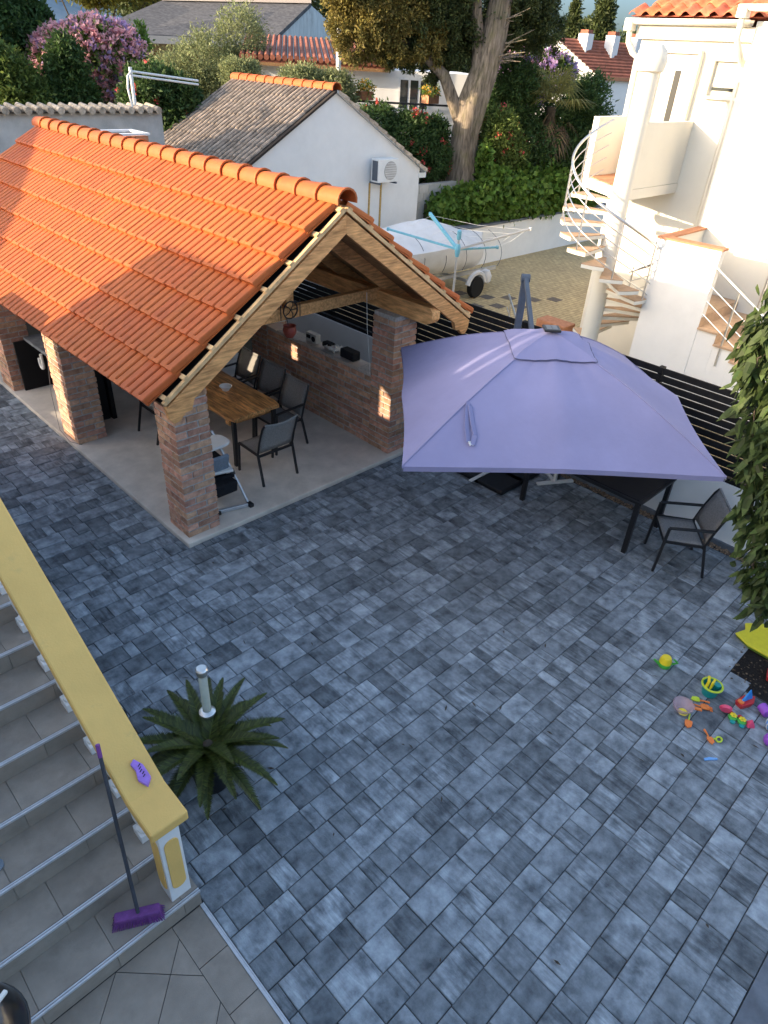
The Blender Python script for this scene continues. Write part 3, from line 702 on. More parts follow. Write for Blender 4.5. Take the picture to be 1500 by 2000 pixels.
# lilac piece lying on the handrail
pl = thing('plastic_scraper', 'small lilac plastic piece with black marks lying on the yellow handrail', 'plastic piece', (0.83, 2.72, capz(2.72)))
hx = [(0.8085, 2.684), (0.8409, 2.632), (0.8815, 2.6645), (0.876, 2.7425), (0.845, 2.7906), (0.8139, 2.775), (0.8234, 2.7334)]
v = [(x,y,capz(y)+.004) for x,y in hx]+[(x,y,capz(y)+.026) for x,y in hx]; k = 7
MB().add(v, [tuple(range(k)), tuple(range(2*k-1,k-1,-1))]+[(i,(i+1)%k,(i+1)%k+k,i+k) for i in range(k)]).build('body', 'lilac', pl, bevel=0.004)
MK = MB()
for i in range(5):
    y = 2.682+i*.015; x = 0.850+.004*math.sin(i*2.1); MK.bar((x-.008, y, capz(y)+.0275), (x+.009, y+.008, capz(y+.008)+.0275), .005, .002)
MK.build('black_marks', 'cloth_black', pl)
# kettle barbecue in the corner
kg = thing('kettle_barbecue', 'glossy black domed barbecue lid with pale handle at the stair foot', 'barbecue', (-0.40, 2.16, 0))
gx, gy = -0.40, 2.16
MB().lathe([(.05,.46),(.16,.49),(.23,.56),(.262,.65),(.27,.70)], (gx,gy,0), 32).build('bowl', 'gloss_black', kg, smooth=True)
MB().lathe([(.276,.695),(.280,.70),(.280,.712),(.276,.716)], (gx,gy,0), 32).build('rim', 'gloss_black', kg, smooth=True)
MB().lathe([(.272,.716),(.262,.77),(.225,.84),(.16,.895),(.08,.92),(.0,.925)], (gx,gy,0), 32).build('lid', 'gloss_black', kg, smooth=True)
MB().bar((gx+.12, gy-.06, .935), (gx+.23, gy+.01, .90), .022, .02).build('lid_handle', 'white_plastic', kg, bevel=.004)
for a in (0.5, 2.6, 4.7): MB().tube([(gx+.14*math.cos(a),gy+.14*math.sin(a),.49),(gx+.24*math.cos(a),gy+.24*math.sin(a),0)], .012, 8).build('leg', 'alu', kg)
# slipper on the stair
sp = thing('slipper', 'grey-blue slipper on a stair tread at the left edge', 'slipper', (-0.02, 3.14, 0.48))
def sole(z0, z1, s):
    pts = [(-.13,0),(-.12,.035),(-.06,.042),(.0,.038),(.06,.05),(.11,.045),(.135,.02),(.14,-.01),(.12,-.04),(.06,-.05),(-.0,-.04),(-.08,-.042),(-.12,-.03)]
    a = R_(20); return MB().prism([(-0.075+s*(x*math.cos(a)-y*math.sin(a)), 3.10+s*(x*math.sin(a)+y*math.cos(a))) for x,y in pts], 2, z0, z1)
sole(.481,.50,1.0).build('sole', 'slipper', sp, bevel=.004)
MB().tube([(-0.055+.05*math.cos(t)*.3, 3.12+.055*math.cos(t), .50+.05*math.sin(t)) for t in np.linspace(0,PI,9)], [.012]*9, 6).build('strap', 'skin_strap', sp, smooth=True)

# ================================================================== CYCAD AND LAMP
cy0 = Vector((1.47, 3.08, 0)); cyc = thing('cycad_plant', 'sago palm with stiff dark green fronds in a black pot', 'plant', cy0)
MB().lathe([(.13,0),(.17,.33),(.19,.33),(.19,.37),(.165,.37),(.155,.32),(.0,.32)], cy0, 24).build('pot', 'pot_black', cyc, smooth=True)
MB().lathe([(.06,.31),(.075,.36),(.06,.42),(.03,.45),(.0,.46)], cy0, 12).build('stem', 'bark_dark', cyc, smooth=True)
for k in range(38):
    a = k*2.39996+random.uniform(-.15,.15); tier = k/38
    Lf = random.uniform(.56,.68)*(1-.12*tier); el = R_(4+50*tier+random.uniform(-6,6)); pts = []
    p = cy0+Vector((0,0,.40)); e = el
    for i in range(13):
        pts.append(p.copy()); p = p+Vector((math.cos(a)*math.cos(e), math.sin(a)*math.cos(e), math.sin(e)))*(Lf/12); e -= R_(3.0+1.6*(1-tier))
    mb = MB().tube(pts, [.007*(1-.8*i/12) for i in range(13)], 5, False)
    for i in range(2, 50):
        t = i/50*12; i0 = min(11,int(t)); c = pts[i0].lerp(pts[i0+1], t-i0); d = (pts[i0+1]-pts[i0]).normalized()
        sd0 = d.cross(Vector((0,0,1))).normalized(); up = sd0.cross(d)
        ll = .105*math.sin(PI*min(1,(.12+.88*(i/50))**.7))**.6*(1-.35*(i/50))
        for s in (-1,1):
            q = c+(sd0*s*.74+d*.60+up*.30)*ll*random.uniform(.9,1.1); w_ = d*.0072
            mb.add([c-w_, c+w_, q.lerp(c,.4)+w_*1.1, q, q.lerp(c,.4)-w_*.6], [(0,1,2,3,4)])
    mb.build('frond', 'cycad', cyc)
lm = thing('garden_lamp', 'clear tube solar lamp with silver cap standing among the cycad fronds', 'lamp', (1.57, 3.22, 0.3))
lx, ly = 1.57, 3.22
MB().tube([(lx,ly,.30),(lx,ly,.57)], .012, 8).build('stake', 'black_metal', lm)
MB().lathe([(.035,.56),(.062,.58),(.062,.597),(.035,.615)], (lx,ly,0), 20).build('base_collar', 'steel', lm, smooth=True)
MB().lathe([(.033,.615),(.033,.985)], (lx,ly,0), 20).build('tube', 'clear_tube', lm, smooth=True)
for k in range(9): MB().lathe([(.0,-.006),(.006,0),(.0,.006)], (lx+.014*math.cos(k*2.4), ly+.014*math.sin(k*2.4), .65+.035*k), 8).build('bubble', 'white_plastic', lm)
MB().lathe([(.034,.985),(.039,.99),(.039,1.01),(.045,1.015),(.045,1.045),(.036,1.055),(.0,1.058)], (lx,ly,0), 20).build('cap', 'steel', lm, smooth=True)

# ================================================================== CHAIRS
def chair(name, label, loc, rz, group, arms=True, zoff=0.0):
    r = thing(name, label, 'chair', (loc[0], loc[1], zoff), group, rz)
    W, D = 0.27, 0.25     # half width, half depth; faces +y
    Z = zoff
    def P(*p): return (p[0]+loc[0], p[1]+loc[1], p[2]+Z)
    def leg(a, b): return MB().bar(P(*a), P(*b), .026, .026, (0,1,0)).build('leg', 'black_metal', r)
    for s in (-1,1):
        leg((s*W, D, 0), (s*W, D-.03, .60 if arms else .42)); leg((s*(W-.0), -D-.05, 0), (s*W, -D+.05, .43))
        MB().tube([P(s*W,-D+.05,.42),P(s*W,-D-.0,.62),P(s*(W-.005),-D-.07,.82),P(s*(W-.02),-D-.10,.88)], .014, 8).build('back_post', 'black_metal', r, smooth=True)
        if arms: MB().bar(P(s*W,D-.03,.605), P(s*W,-D-.0,.63), .042, .018).build('armrest', 'black_metal', r, bevel=.004)
        MB().bar(P(s*(W-.005),D-.03,.42), P(s*(W-.005),-D+.05,.41), .02, .03).build('side_rail', 'black_metal', r)
    MB().bar(P(-W,D-.03,.405), P(W,D-.03,.405), .022, .03).build('front_rail', 'black_metal', r)
    MB().bar(P(-W,-D+.05,.395), P(W,-D+.05,.395), .022, .03).build('rear_rail', 'black_metal', r)
    g = []; nx_, ny_ = 6, 6
    for j in range(ny_+1):
        for i in range(nx_+1):
            u, v_ = i/nx_*2-1, j/ny_; g.append(P(u*(W-.012), D-.03-v_*(2*D-.10), .425-.018*(1-u*u)*math.sin(PI*v_)))
    ff = [(j*(nx_+1)+i, j*(nx_+1)+i+1, (j+1)*(nx_+1)+i+1, (j+1)*(nx_+1)+i) for j in range(ny_) for i in range(nx_)]
    o = MB().add(g, ff).build('seat', 'mesh_grey', r, smooth=True); sm = o.modifiers.new('thick','SOLIDIFY'); sm.thickness = .006
    g = []
    for j in range(ny_+1):
        for i in range(nx_+1):
            u, v_ = i/nx_*2-1, j/ny_; z = .45+v_*.43; yb = -D+.045-.145*v_**1.2
            g.append(P(u*(W-.012-.015*v_), yb-.02*(1-u*u), z-.025*(1-u*u)*v_**3))
    o = MB().add(g, ff).build('backrest', 'mesh_grey', r, smooth=True); sm = o.modifiers.new('thick','SOLIDIFY'); sm.thickness = .006
    top = [P(u*(W-.02), -D-.10-.02*(1-u*u), .885-.028*(1-u*u)) for u in np.linspace(-1,1,7)]
    MB().tube(top, .013, 8).build('top_rail', 'mesh_grey', r, smooth=True)
    return r
CG = 'black frame sling chairs'
# wooden table in the gazebo
tb = thing('wooden_table', 'varnished rustic plank table under the gazebo roof', 'table', (4.6, 7.9, 0.05))
wx = [4.20, 4.475, 4.74, 5.0]
for i in range(3):
    a, b = wx[i]+.002, wx[i+1]-.002; y0, y1 = 6.84+[0,.01,.015][i], 9.0; n = 14
    ed = lambda t, s: s*.008*math.sin(t*9+i*2)
    lo = [(a+(ed(t,1) if i == 0 else 0), y0+(y1-y0)*t) for t in np.linspace(0,1,n)]; hi = [(b+(ed(t,-1) if i == 2 else 0), y0+(y1-y0)*t) for t in np.linspace(1,0,n)]
    if i == 0: lo[0] = (a+.05, y0)
    if i == 2: hi[-1] = (b-.03, y0)
    MB().prism(lo+hi, 2, .735, .785).build('plank', 'wood_table', tb, bevel=.006)
for x in (4.29, 4.92):
    for y in (6.93, 8.85): MB().bar((x,y,.05),(x,y,.735), .05, .05).build('leg', 'black_metal', tb)
MB().box(4.25, 4.96, 6.97, 7.06, .64, .735).build('apron', 'wood_table', tb)
MB().box(4.25, 4.96, 8.75, 8.84, .64, .735).build('apron', 'wood_table', tb)
chair('sling_chair', 'sling chair at the near head of the wooden table, its back to the courtyard', (4.52, 6.56), 0, CG, False, .05)
chair('sling_chair', 'sling chair nearest the courtyard on the parapet side of the wooden table', (5.12, 7.10), PI/2, CG, True, .05)
chair('sling_chair', 'middle sling chair on the parapet side of the wooden table', (5.20, 7.72), PI/2+.05, CG, True, .05)
chair('sling_chair', 'farthest sling chair on the parapet side of the wooden table', (5.22, 8.36), PI/2-.04, CG, True, .05)
chair('sling_chair', 'sling chair on the pillar side of the table, half hidden by the eave', (4.06, 8.36), -PI/2, CG, True, .05)
# bowl on the table
o = MB().lathe([(.045,.787),(.05,.80),(.085,.85),(.09,.85),(.085,.855),(.078,.85),(.045,.805),(.0,.803)], (4.66,7.66,0), 22).build('bowl', 'white_plastic', at=(4.66,7.66,.787), smooth=True)
tag(o, 'small round white bowl on the wooden table', 'bowl')
o = MB().bar((4.52, 8.05, .787), (4.52, 8.05, 1.06), .16, .035, (0.3,1,0)).build('wooden_board', 'wood_new', at=(4.52,8.05,.787), bevel=.01)
tag(o, 'upright wooden board standing on the table behind the rafter', 'board')

# high chair behind the front pillar
hc = thing('high_chair', 'black folding high chair with white tray behind the front pillar', 'high chair', (3.62, 6.32, 0.05))
FB = [Vector((3.86,6.00,.06)), Vector((3.46,6.10,.06))]; TP = [Vector((3.78,6.62,.86)), Vector((3.42,6.70,.86))]; RB = [Vector((3.98,6.92,.06)), Vector((3.58,7.02,.06))]
for i in range(2):
    MB().tube([FB[i]+Vector((0,.03,0)), FB[i].lerp(TP[i],.35), TP[i]], .018, 8).build('front_leg', 'alu', hc, smooth=True)
    MB().tube([RB[i], TP[i]], .016, 8).build('rear_leg', 'alu', hc, smooth=True)
    MB().box(FB[i].x-.03, FB[i].x+.03, FB[i].y-.04, FB[i].y+.05, .05, .10).build('foot', 'black_metal', hc, bevel=.01)
    MB().tube([FB[i].lerp(TP[i],.42)+Vector((-.012,0,0)), FB[i].lerp(TP[i],.50)], .03, 8).build('clamp', 'black_metal', hc)
MB().bar(FB[0]+Vector((-.03,.01,.02)), FB[1]+Vector((.0,.01,.02)), .035, .05).build('floor_bar', 'alu', hc, bevel=.008)
c0 = FB[0].lerp(TP[0],.42); c1 = FB[1].lerp(TP[1],.42)
MB().bar(c0, c1, .05, .05).build('footrest', 'cloth_black', hc, bevel=.01)
MB().bar(c0+Vector((-.03,-.02,.10)), c1+Vector((0,-.02,.10)), .09, .035).build('footrest_pad', 'white_plastic', hc, bevel=.01)
MB().prism([(6.16,.22),(6.55,.20),(6.60,.36),(6.14,.38)], 0, 3.46, 3.80).build('basket', 'cloth_black', hc, bevel=.02)
MB().prism([(6.34,.50),(6.72,.46),(6.78,.52),(6.92,1.02),(6.86,1.05),(6.70,.60),(6.36,.58)], 0, 3.44, 3.80).build('seat', 'cloth_black', hc, bevel=.02)
MB().prism([(6.28,.46),(6.36,.48),(6.34,.62),(6.26,.72),(6.22,.70)], 0, 3.50, 3.76).build('bib_panel', 'slipper', hc, bevel=.01)
tr_ = [(3.62+.235*math.copysign(abs(math.cos(t))**.6,math.cos(t)), 6.42+.155*math.copysign(abs(math.sin(t))**.6,math.sin(t))) for t in np.linspace(0,2*PI,28)[:-1]]
MB().prism(tr_, 2, .80, .835).build('tray', 'white_plastic', hc, bevel=.012)
# things on the parapet and hanging from the beam
rd = thing('radio', 'small silver radio on the brick parapet', 'radio', (6.24, 7.66, 1.13))
MB().box(6.18, 6.27, 7.56, 7.80, 1.135, 1.27).build('case', 'radio_silver', rd, bevel=.008)
MB().prism([(7.62+.04*math.cos(t), 1.20+.04*math.sin(t)) for t in np.linspace(0,2*PI,17)[:-1]], 0, 6.172, 6.182).build('speaker_grille', 'cloth_black', rd)
MB().box(6.174, 6.181, 7.69, 7.78, 1.19, 1.24).build('dial', 'cloth_black', rd)
o = MB().box(6.16, 6.30, 6.72, 7.00, 1.135, 1.26).build('speaker_box', 'cloth_black', at=(6.23,6.86,1.135), bevel=.012); tag(o, 'black box speaker on the brick parapet near the right pillar', 'speaker')
mb = MB(); n = 9
g = [(6.14+.2*i/n+.012*math.sin(j), 7.10+.24*j/n, 1.14+.05*abs(math.sin(i*1.3+j*.9))+.03*math.sin(j*1.7)**2) for j in range(n+1) for i in range(n+1)]
o = mb.add(g, [(j*(n+1)+i, j*(n+1)+i+1, (j+1)*(n+1)+i+1, (j+1)*(n+1)+i) for j in range(n) for i in range(n)]).build('towel', 'cloth_white', at=(6.24,7.2,1.14), smooth=True)
o.modifiers.new('t','SOLIDIFY').thickness = .008; tag(o, 'crumpled white cloth lying on the brick parapet', 'cloth')
o = MB().box(6.20, 6.32, 7.26, 7.46, 1.135, 1.22).build('black_bag', 'cloth_black', at=(6.26,7.36,1.135), bevel=.03); tag(o, 'small black bag behind the crumpled white cloth', 'bag')
hpn = thing('hanging_planter', 'dark red clay pot hanging from a wrought iron ring on the beam', 'planter', (4.80, 6.36, 1.93))
px, py = 4.80, 6.335
ring = [(px+.10*math.cos(t), py, 2.22+.10*math.sin(t)) for t in np.linspace(0,2*PI,25)]
MB().tube(ring, .008, 6, False).build('iron_ring', 'black_metal', hpn)
MB().tube([(px-.14,py,2.12),(px-.14,py,2.32)], .006, 6).build('iron_bar', 'black_metal', hpn)
MB().tube([(px+.14,py,2.12),(px+.14,py,2.32)], .006, 6).build('iron_bar', 'black_metal', hpn)
for k in range(5):
    t = k*1.256; MB().tube([(px,py,2.22),(px+.05*math.cos(t)+.02,py,2.22+.05*math.sin(t)),(px+.10*math.cos(t),py,2.22+.10*math.sin(t))], .006, 5).build('iron_scroll', 'black_metal', hpn)
MB().tube([(px-.06,py,2.14),(px-.06,py-.03,2.06)], .005, 5).build('hanger', 'black_metal', hpn)
MB().lathe([(.045,1.92),(.072,1.96),(.082,2.00),(.07,2.045),(.078,2.06),(.065,2.06),(.06,2.03),(.0,2.03)], (px-.05,py-.04,0), 18).build('pot', 'clay_red', hpn, smooth=True)
o = MB().tube([(5.98,6.30,2.24),(5.99,6.28,1.8),(6.03,6.26,1.35),(6.06,6.26,1.12)], .004, 5).build('hanging_cable', 'cloth_white', at=(6.0,6.28,1.7)); tag(o, 'thin pale cable hanging beside the right front pillar', 'cable')
o = MB().tube([(2.93,9.05,1.75),(2.91,9.12,1.2),(2.86,9.15,.7),(2.83,9.05,.2),(2.88,8.9,.058),(2.97,8.72,.06)], .004, 5).build('loose_cable', 'grey_metal', at=(2.9,9,0.05)); tag(o, 'thin grey cable hanging down the second brick pillar', 'cable')

# ================================================================== PARASOL, TABLE AND CHAIR
um = thing('cantilever_parasol', 'large square lilac cantilever parasol over the black table', 'parasol', (6.0, 3.6, 0))
A = Vector((6.0, 3.59, 2.47)); CN = [Vector((3.90,3.57,1.70)), Vector((6.09,1.55,1.70)), Vector((8.05,3.56,1.70)), Vector((6.0,5.66,1.70))]
MID = [.03, .17, .12, .05]
def sag(i, s, t):           # i side, s along the side (mid rib at 0.5), t from apex to hem
    a, b = CN[i], CN[(i+1)%4]; e = a.lerp(b, s); e.z += MID[i]*(1-abs(2*s-1)); p = A.lerp(e, t)
    p.z += 0.085*math.sin(PI*t**.8)                                   # ribs bow upwards
    p.z -= 0.035*math.sin(PI*t**.7)*abs(math.sin(2*PI*s))*min(1, t*1.6)             # cloth hangs between the ribs
    hang = abs(math.sin(2*PI*s)); inw = (A-e); inw.z = 0; p += inw.normalized()*0.03*t*t*hang; p.z -= .012*t*t*hang
    p.z += 0.007*math.sin(s*41+i*3+t*5)*math.sin(PI*min(1,t*1.6))*max(0,.8-t)
    return p
def canopy_side(i, t0, t1, dz, ns=24, nt_=18):
    mb = MB(); g = []
    for j in range(nt_+1):
        t = t0+(t1-t0)*j/nt_
        for k in range(ns+1): p = sag(i, k/ns, t); g.append((p.x, p.y, p.z+dz*(1 if j < nt_ else .6)))
    return mb.add(g, [(j*(ns+1)+k, j*(ns+1)+k+1, (j+1)*(ns+1)+k+1, (j+1)*(ns+1)+k) for j in range(nt_) for k in range(ns)])
for i in range(4):
    o = canopy_side(i, .20, 1.0, 0).build('canopy_panel', 'canopy', um, smooth=True)
    v = canopy_side(i, .0, .275, .035, 12, 6).build('vent_panel', 'canopy', um, smooth=True)
    hem = [sag(i, k/16, .277)+Vector((0,0,.02)) for k in range(17)]
    MB().tube(hem, .004, 5, False).build('vent_hem', 'canopy_seam', v)
    MB().tube([sag(i, 0, t)+Vector((0,0,.004)) for t in np.linspace(.28,1,12)], .005, 5, False).build('ridge_seam', 'canopy', um)
    h2 = [sag(i, k/16, 1.0) for k in range(17)]; g = [tuple(p) for p in h2]+[(p.x,p.y,p.z-.05) for p in h2]
    MB().add(g, [(k,k+1,k+18,k+17) for k in range(16)]).build('hem_band', 'canopy', um)
    MB().bar(A-Vector((0,0,.09)), CN[i]-Vector((0,0,.035)), .02, .03).build('rib', 'grey_metal', um)
# tie strap hanging on the front left ridge
q = sag(0, 0, .60); q1 = sag(0, .10, .74); q2 = sag(0, .17, .83)
def off(p): return p+Vector((-.01,-.01,.012))
def surf(t, s): return off(sag(0, s, t))
strap = [surf(.60,.005), surf(.68,.055), surf(.76,.10), surf(.85,.145), surf(.862,.165), surf(.80,.150), surf(.71,.095), surf(.62,.03)]
mb = MB()
for k in range(len(strap)-1): mb.bar(strap[k], strap[k+1], .045, .005, (0.2,-0.4,1))
sto = mb.build('tie_strap', 'canopy', um)
MB().bar(surf(.845,.150)+Vector((0,0,.004)), surf(.87,.165)+Vector((0,0,.004)), .05, .006, (0.2,-0.4,1)).build('strap_tip', 'cloth_white', sto)
sp_ = MB().box(A.x-.085, A.x+.085, A.y-.085, A.y+.085, A.z+.05, A.z+.075); sp_.v = [(A.x+(a-A.x)*.7071-(b-A.y)*.7071, A.y+(a-A.x)*.7071+(b-A.y)*.7071, c) for a,b,c in sp_.v]
so_ = sp_.build('solar_panel', 'black_metal', um, bevel=.008)
for i in range(3):
    for j in range(2):
        x, y = A.x+(-.045+.045*i), A.y+(-.03+.06*j); mb = MB().box(x-.019, x+.019, y-.026, y+.026, A.z+.0755, A.z+.078)
        mb.v = [(A.x+(a-A.x)*.7071-(b-A.y)*.7071, A.y+(a-A.x)*.7071+(b-A.y)*.7071, c) for a,b,c in mb.v]; mb.build('solar_cell', 'grey_metal', so_)
MB().tube([A+Vector((0,0,-.25)), A+Vector((0,0,.06))], .03, 10).build('hub', 'grey_metal', um)
MX, MY = 7.16, 4.77
MB().bar((MX,MY,.06), (MX,MY,2.58), .085, .06, (1,1,0)).build('mast', 'grey_metal', um, bevel=.008)
MB().bar((MX,MY,2.60), (6.72,4.26,2.13), .05, .06).build('arm', 'grey_metal', um, bevel=.006)
MB().bar((MX-.01,MY-.01,1.35), (6.72,4.26,2.10), .04, .04).build('strut', 'grey_metal', um, bevel=.006)
MB().lathe([(.05,-.05),(.05,.05)], (MX,MY,2.59), 14, (1,-1,0)).build('pivot', 'grey_metal', um)
for i in range(4):                                   # four ballast plates
    a = PI/4+i*PI/2; c = Vector((MX-.18+.27*math.cos(a), MY-.15+.27*math.sin(a), 0))
    MB().box(c.x-.255, c.x+.255, c.y-.255, c.y+.255, .005, .075).build('ballast_plate', 'pot_black', um, bevel=.025)
MB().bar((MX-.75,MY-.15,.082),(MX+.2,MY-.15,.082), .05, .012).build('base_cross', 'white_plastic', um)
# black table
bt_ = thing('glass_table', 'black metal garden table with dark glass top under the parasol', 'table', (7.1, 3.2, 0))
MB().box(6.66, 7.54, 2.43, 4.00, .685, .715).build('frame', 'black_metal', bt_, bevel=.004)
MB().box(6.70, 7.50, 2.47, 3.96, .7155, .722).build('glass_top', 'glass_top', bt_)
for x in (6.695, 7.505):
    for y in (2.475, 3.955): MB().bar((x,y,0),(x,y,.685), .055, .055, (0,1,0)).build('leg', 'black_metal', bt_, bevel=.004)
chair('garden_chair', 'black garden chair with grey mesh beside the black table', (6.99, 2.03), R_(37), None)
tfo = thing('stand_foot', 'pale metal T-shaped stand foot beside the parasol base', 'stand', (7.4, 3.92, 0))
MB().bar((7.40,3.93,.02),(7.40,3.93,.62), .04, .04).build('post', 'white_plastic', tfo)
MB().bar((7.16,4.05,.018),(7.62,3.78,.018), .06, .03).build('foot_bar', 'white_plastic', tfo, bevel=.006)
MB().bar((7.40,3.93,.02),(7.52,4.15,.018), .05, .028).build('foot_bar', 'white_plastic', tfo, bevel=.006)

# ================================================================== TOYS
def toy(o, label, cat='toy', grp=None): return tag(o, label, cat, grp)
def shovel(x, y, a, c1, c2, label, s=1.0, rake=False):
    t = thing('toy_rake' if rake else 'toy_shovel', label, 'toy', (x, y, 0)); ca, sa = math.cos(a), math.sin(a)
    def P(u, v, z): return (x+s*(u*ca-v*sa), y+s*(u*sa+v*ca), z)
    pts = [(0,-.03),(.03,-.036),(.075,-.03),(.09,0),(.075,.03),(.03,.036),(0,.03)]
    mb = MB(); k = len(pts); vv = [P(u,v,.006+abs(v)*.35) for u,v in pts]+[P(u,v,.014+abs(v)*.35) for u,v in pts]
    mb.add(vv, [tuple(reversed(range(k))), tuple(range(k,2*k))]+[(i,(i+1)%k,(i+1)%k+k,i+k) for i in range(k)])
    if rake:
        for v in (-.024,-.008,.008,.024): mb.bar(P(.085,v,.014), P(.115,v,.006), .007, .006)
    mb.build('blade', c1, t)
    MB().tube([P(0,0,.014),P(-.05,0,.02),P(-.11,0,.014)], [.008,.007,.010], 8).build('handle', c2, t, smooth=True)
    return t
wc = thing('toy_watering_can', 'small yellow and green toy watering can on the pavers', 'toy', (5.33, 1.27, 0))
MB().lathe([(.055,.004),(.062,.02),(.058,.05)], (5.33,1.27,0), 18).build('base', 'toy_green', wc, smooth=True)
MB().lathe([(.057,.05),(.055,.085),(.043,.115),(.036,.118),(.0,.112)], (5.33,1.27,0), 18).build('body', 'toy_yellow', wc, smooth=True)
MB().tube([(5.33+.04,1.27-.05,.03),(5.33+.07,1.27-.09,.06),(5.33+.04,1.27-.06,.10)], .010, 8).build('handle', 'toy_green', wc, smooth=True)
MB().tube([(5.33-.04,1.27+.04,.03),(5.33-.08,1.27+.08,.08)], [.016,.010], 8).build('spout', 'toy_green', wc, smooth=True)
bk = thing('toy_bucket', 'teal toy bucket with yellow rim filled with yellow sand moulds', 'toy', (5.32, .82, 0)); bx_, by_ = 5.32, .82
MB().lathe([(.062,.002),(.085,.115),(.08,.115),(.06,.008),(0,.008)], (bx_,by_,0), 24).build('bucket', 'toy_teal', bk, smooth=True)
MB().tube([(bx_+.089*math.cos(t),by_+.089*math.sin(t),.116) for t in np.linspace(0,2*PI,25)], .010, 6, False).build('rim', 'toy_lime', bk, smooth=True)
MB().prism([(bx_-.055,.10),(bx_-.01,.07),(bx_+.02,.12),(bx_+.01,.185),(bx_-.045,.175)], 1, by_-.01, by_+.008).build('sand_mould', 'toy_yellow', bk, bevel=.004)
MB().tube([(bx_-.06,by_+.03,.10),(bx_-.05,by_+.03,.17),(bx_+.0,by_+.05,.18),(bx_+.02,by_+.04,.12)], .014, 8).build('sand_mould', 'toy_yellow', bk, smooth=True)
MB().lathe([(.0,0),(.03,.0),(.034,.03),(.0,.034)], (bx_+.04,by_-.03,.09), 14).build('sand_mould', 'toy_teal', bk, smooth=True)
sv = thing('toy_sieve', 'translucent pink toy sieve bowl lying on the pavers', 'toy', (4.93, .90, 0))
MB().lathe([(.05,.003),(.085,.05),(.092,.09),(.088,.09),(.08,.05),(.045,.008),(0,.008)], (4.93,.90,0), 24).build('bowl', 'clear_pink', sv, smooth=True)
MB().bar((4.985,.83,.06),(5.03,.77,.05), .03, .012).build('handle', 'toy_orange', sv)
MB().lathe([(.03,.01),(.045,.02),(.03,.035),(0,.036)], (4.91,.88,0), 12).build('sand_mould', 'toy_yellow', sv, smooth=True)
shovel(4.86,.80, R_(200), 'toy_orange', 'toy_lime', 'orange toy shovel with lime handle below the pink sieve', .9)
shovel(5.10,.80, R_(-60), 'toy_orange', 'toy_orange', 'all-orange toy rake beside the teal bucket', .9, True)
shovel(5.16,.84, R_(120), 'toy_lime', 'toy_orange', 'lime toy shovel with orange handle by the bucket foot', .8)
shovel(4.82,.60, R_(230), 'toy_orange', 'toy_orange', 'orange toy spoon lying apart from the other toys', .75)
lr = thing('toy_ring_scoop', 'lime green toy ring scoop near the orange spoon', 'toy', (4.86,.55,0))
MB().tube([(4.87+.03*math.cos(t),.53+.022*math.sin(t),.012) for t in np.linspace(0,2*PI,17)], .008, 6, False).build('ring', 'toy_lime', lr, smooth=True)
MB().tube([(4.85,.555,.012),(4.81,.61,.012)], .008, 6).build('handle', 'toy_lime', lr, smooth=True)
pk = thing('toy_dish', 'pink toy dish standing on its edge among the toys', 'toy', (5.19,.62,0))
MB().lathe([(0,0),(.04,.0),(.055,.022),(.05,.026),(.036,.008),(0,.008)], (5.19,.62,.052), 20, (.9,.4,.25)).build('dish', 'toy_pink', pk, smooth=True)
for k, (x, y, lb) in enumerate(((5.20,.55,'toy flower piece with yellow head nearest the pink dish'),(5.215,.475,'toy flower piece with yellow head nearest the pink cone'))):
    t = thing('toy_flower', lb, 'toy', (x,y,0), 'toy flower pieces')
    MB().lathe([(.035,0),(.04,.02),(.02,.035),(0,.036)], (x,y,0), 12).build('leaf_base', 'toy_green', t, smooth=True)
    for j in range(6): MB().lathe([(.0,-.008),(.012,0),(.0,.008)], (x+.02*math.cos(j*1.047), y+.02*math.sin(j*1.047), .045), 8).build('petal', 'toy_yellow', t, smooth=True)
    MB().lathe([(.0,-.01),(.012,0),(.0,.01)], (x,y,.05), 8).build('flower_centre', 'toy_yellow', t, smooth=True)
    MB().lathe([(.02,0),(.022,.02),(0,.026)], (x+.04,y+.03,0), 10).build('berry', 'toy_red', t, smooth=True)
    MB().lathe([(.022,0),(.024,.015),(0,.02)], (x-.045,y-.02,0), 10).build('blue_leaf', 'toy_teal', t, smooth=True)
o = MB().lathe([(.045,0),(.035,.03),(.006,.07),(0,.072)], (5.24,.41,0), 4).build('toy_cone', 'toy_pink', at=(5.24,.41,0), bevel=.006); toy(o, 'pink pyramid sand mould beside the toy flowers')
def sailboat(x, y, a, label):
    t = thing('toy_sailboat', label, 'toy', (x,y,0), 'toy sailboats'); ca, sa = math.cos(a), math.sin(a)
    pts = [(-.10,-.04),(.04,-.055),(.12,0),(.04,.055),(-.10,.04)]; k = 5
    def P(u,v,z,s=1): return (x+s*(u*ca-v*sa), y+s*(u*sa+v*ca), z)
    MB().add([P(u,v,.003,.8) for u,v in pts]+[P(u,v,.065) for u,v in pts], [tuple(reversed(range(k))), tuple(range(k,2*k))]+[(i,(i+1)%k,(i+1)%k+k,i+k) for i in range(k)]).build('hull', 'toy_red', t, bevel=.008)
    MB().add([P(-.06,-.01,.066),P(.07,-.01,.066),P(0,-.005,.20),P(-.06,.012,.066),P(.07,.012,.066),P(0,.006,.20)], [(0,1,2),(5,4,3),(0,3,4,1),(1,4,5,2),(2,5,3,0)]).build('sail', 'toy_blue', t, bevel=.004)
    MB().lathe([(.028,.066),(.028,.078),(0,.08)], (P(-.07,0,0)[0],P(-.07,0,0)[1],0), 10).build('knob', 'toy_orange', t)
sailboat(5.44,.54, R_(-20), 'red toy boat with blue sail at the corner of the planting bed')
sailboat(5.98,.50, R_(10), 'red toy boat with blue sail farther back on the planting bed')
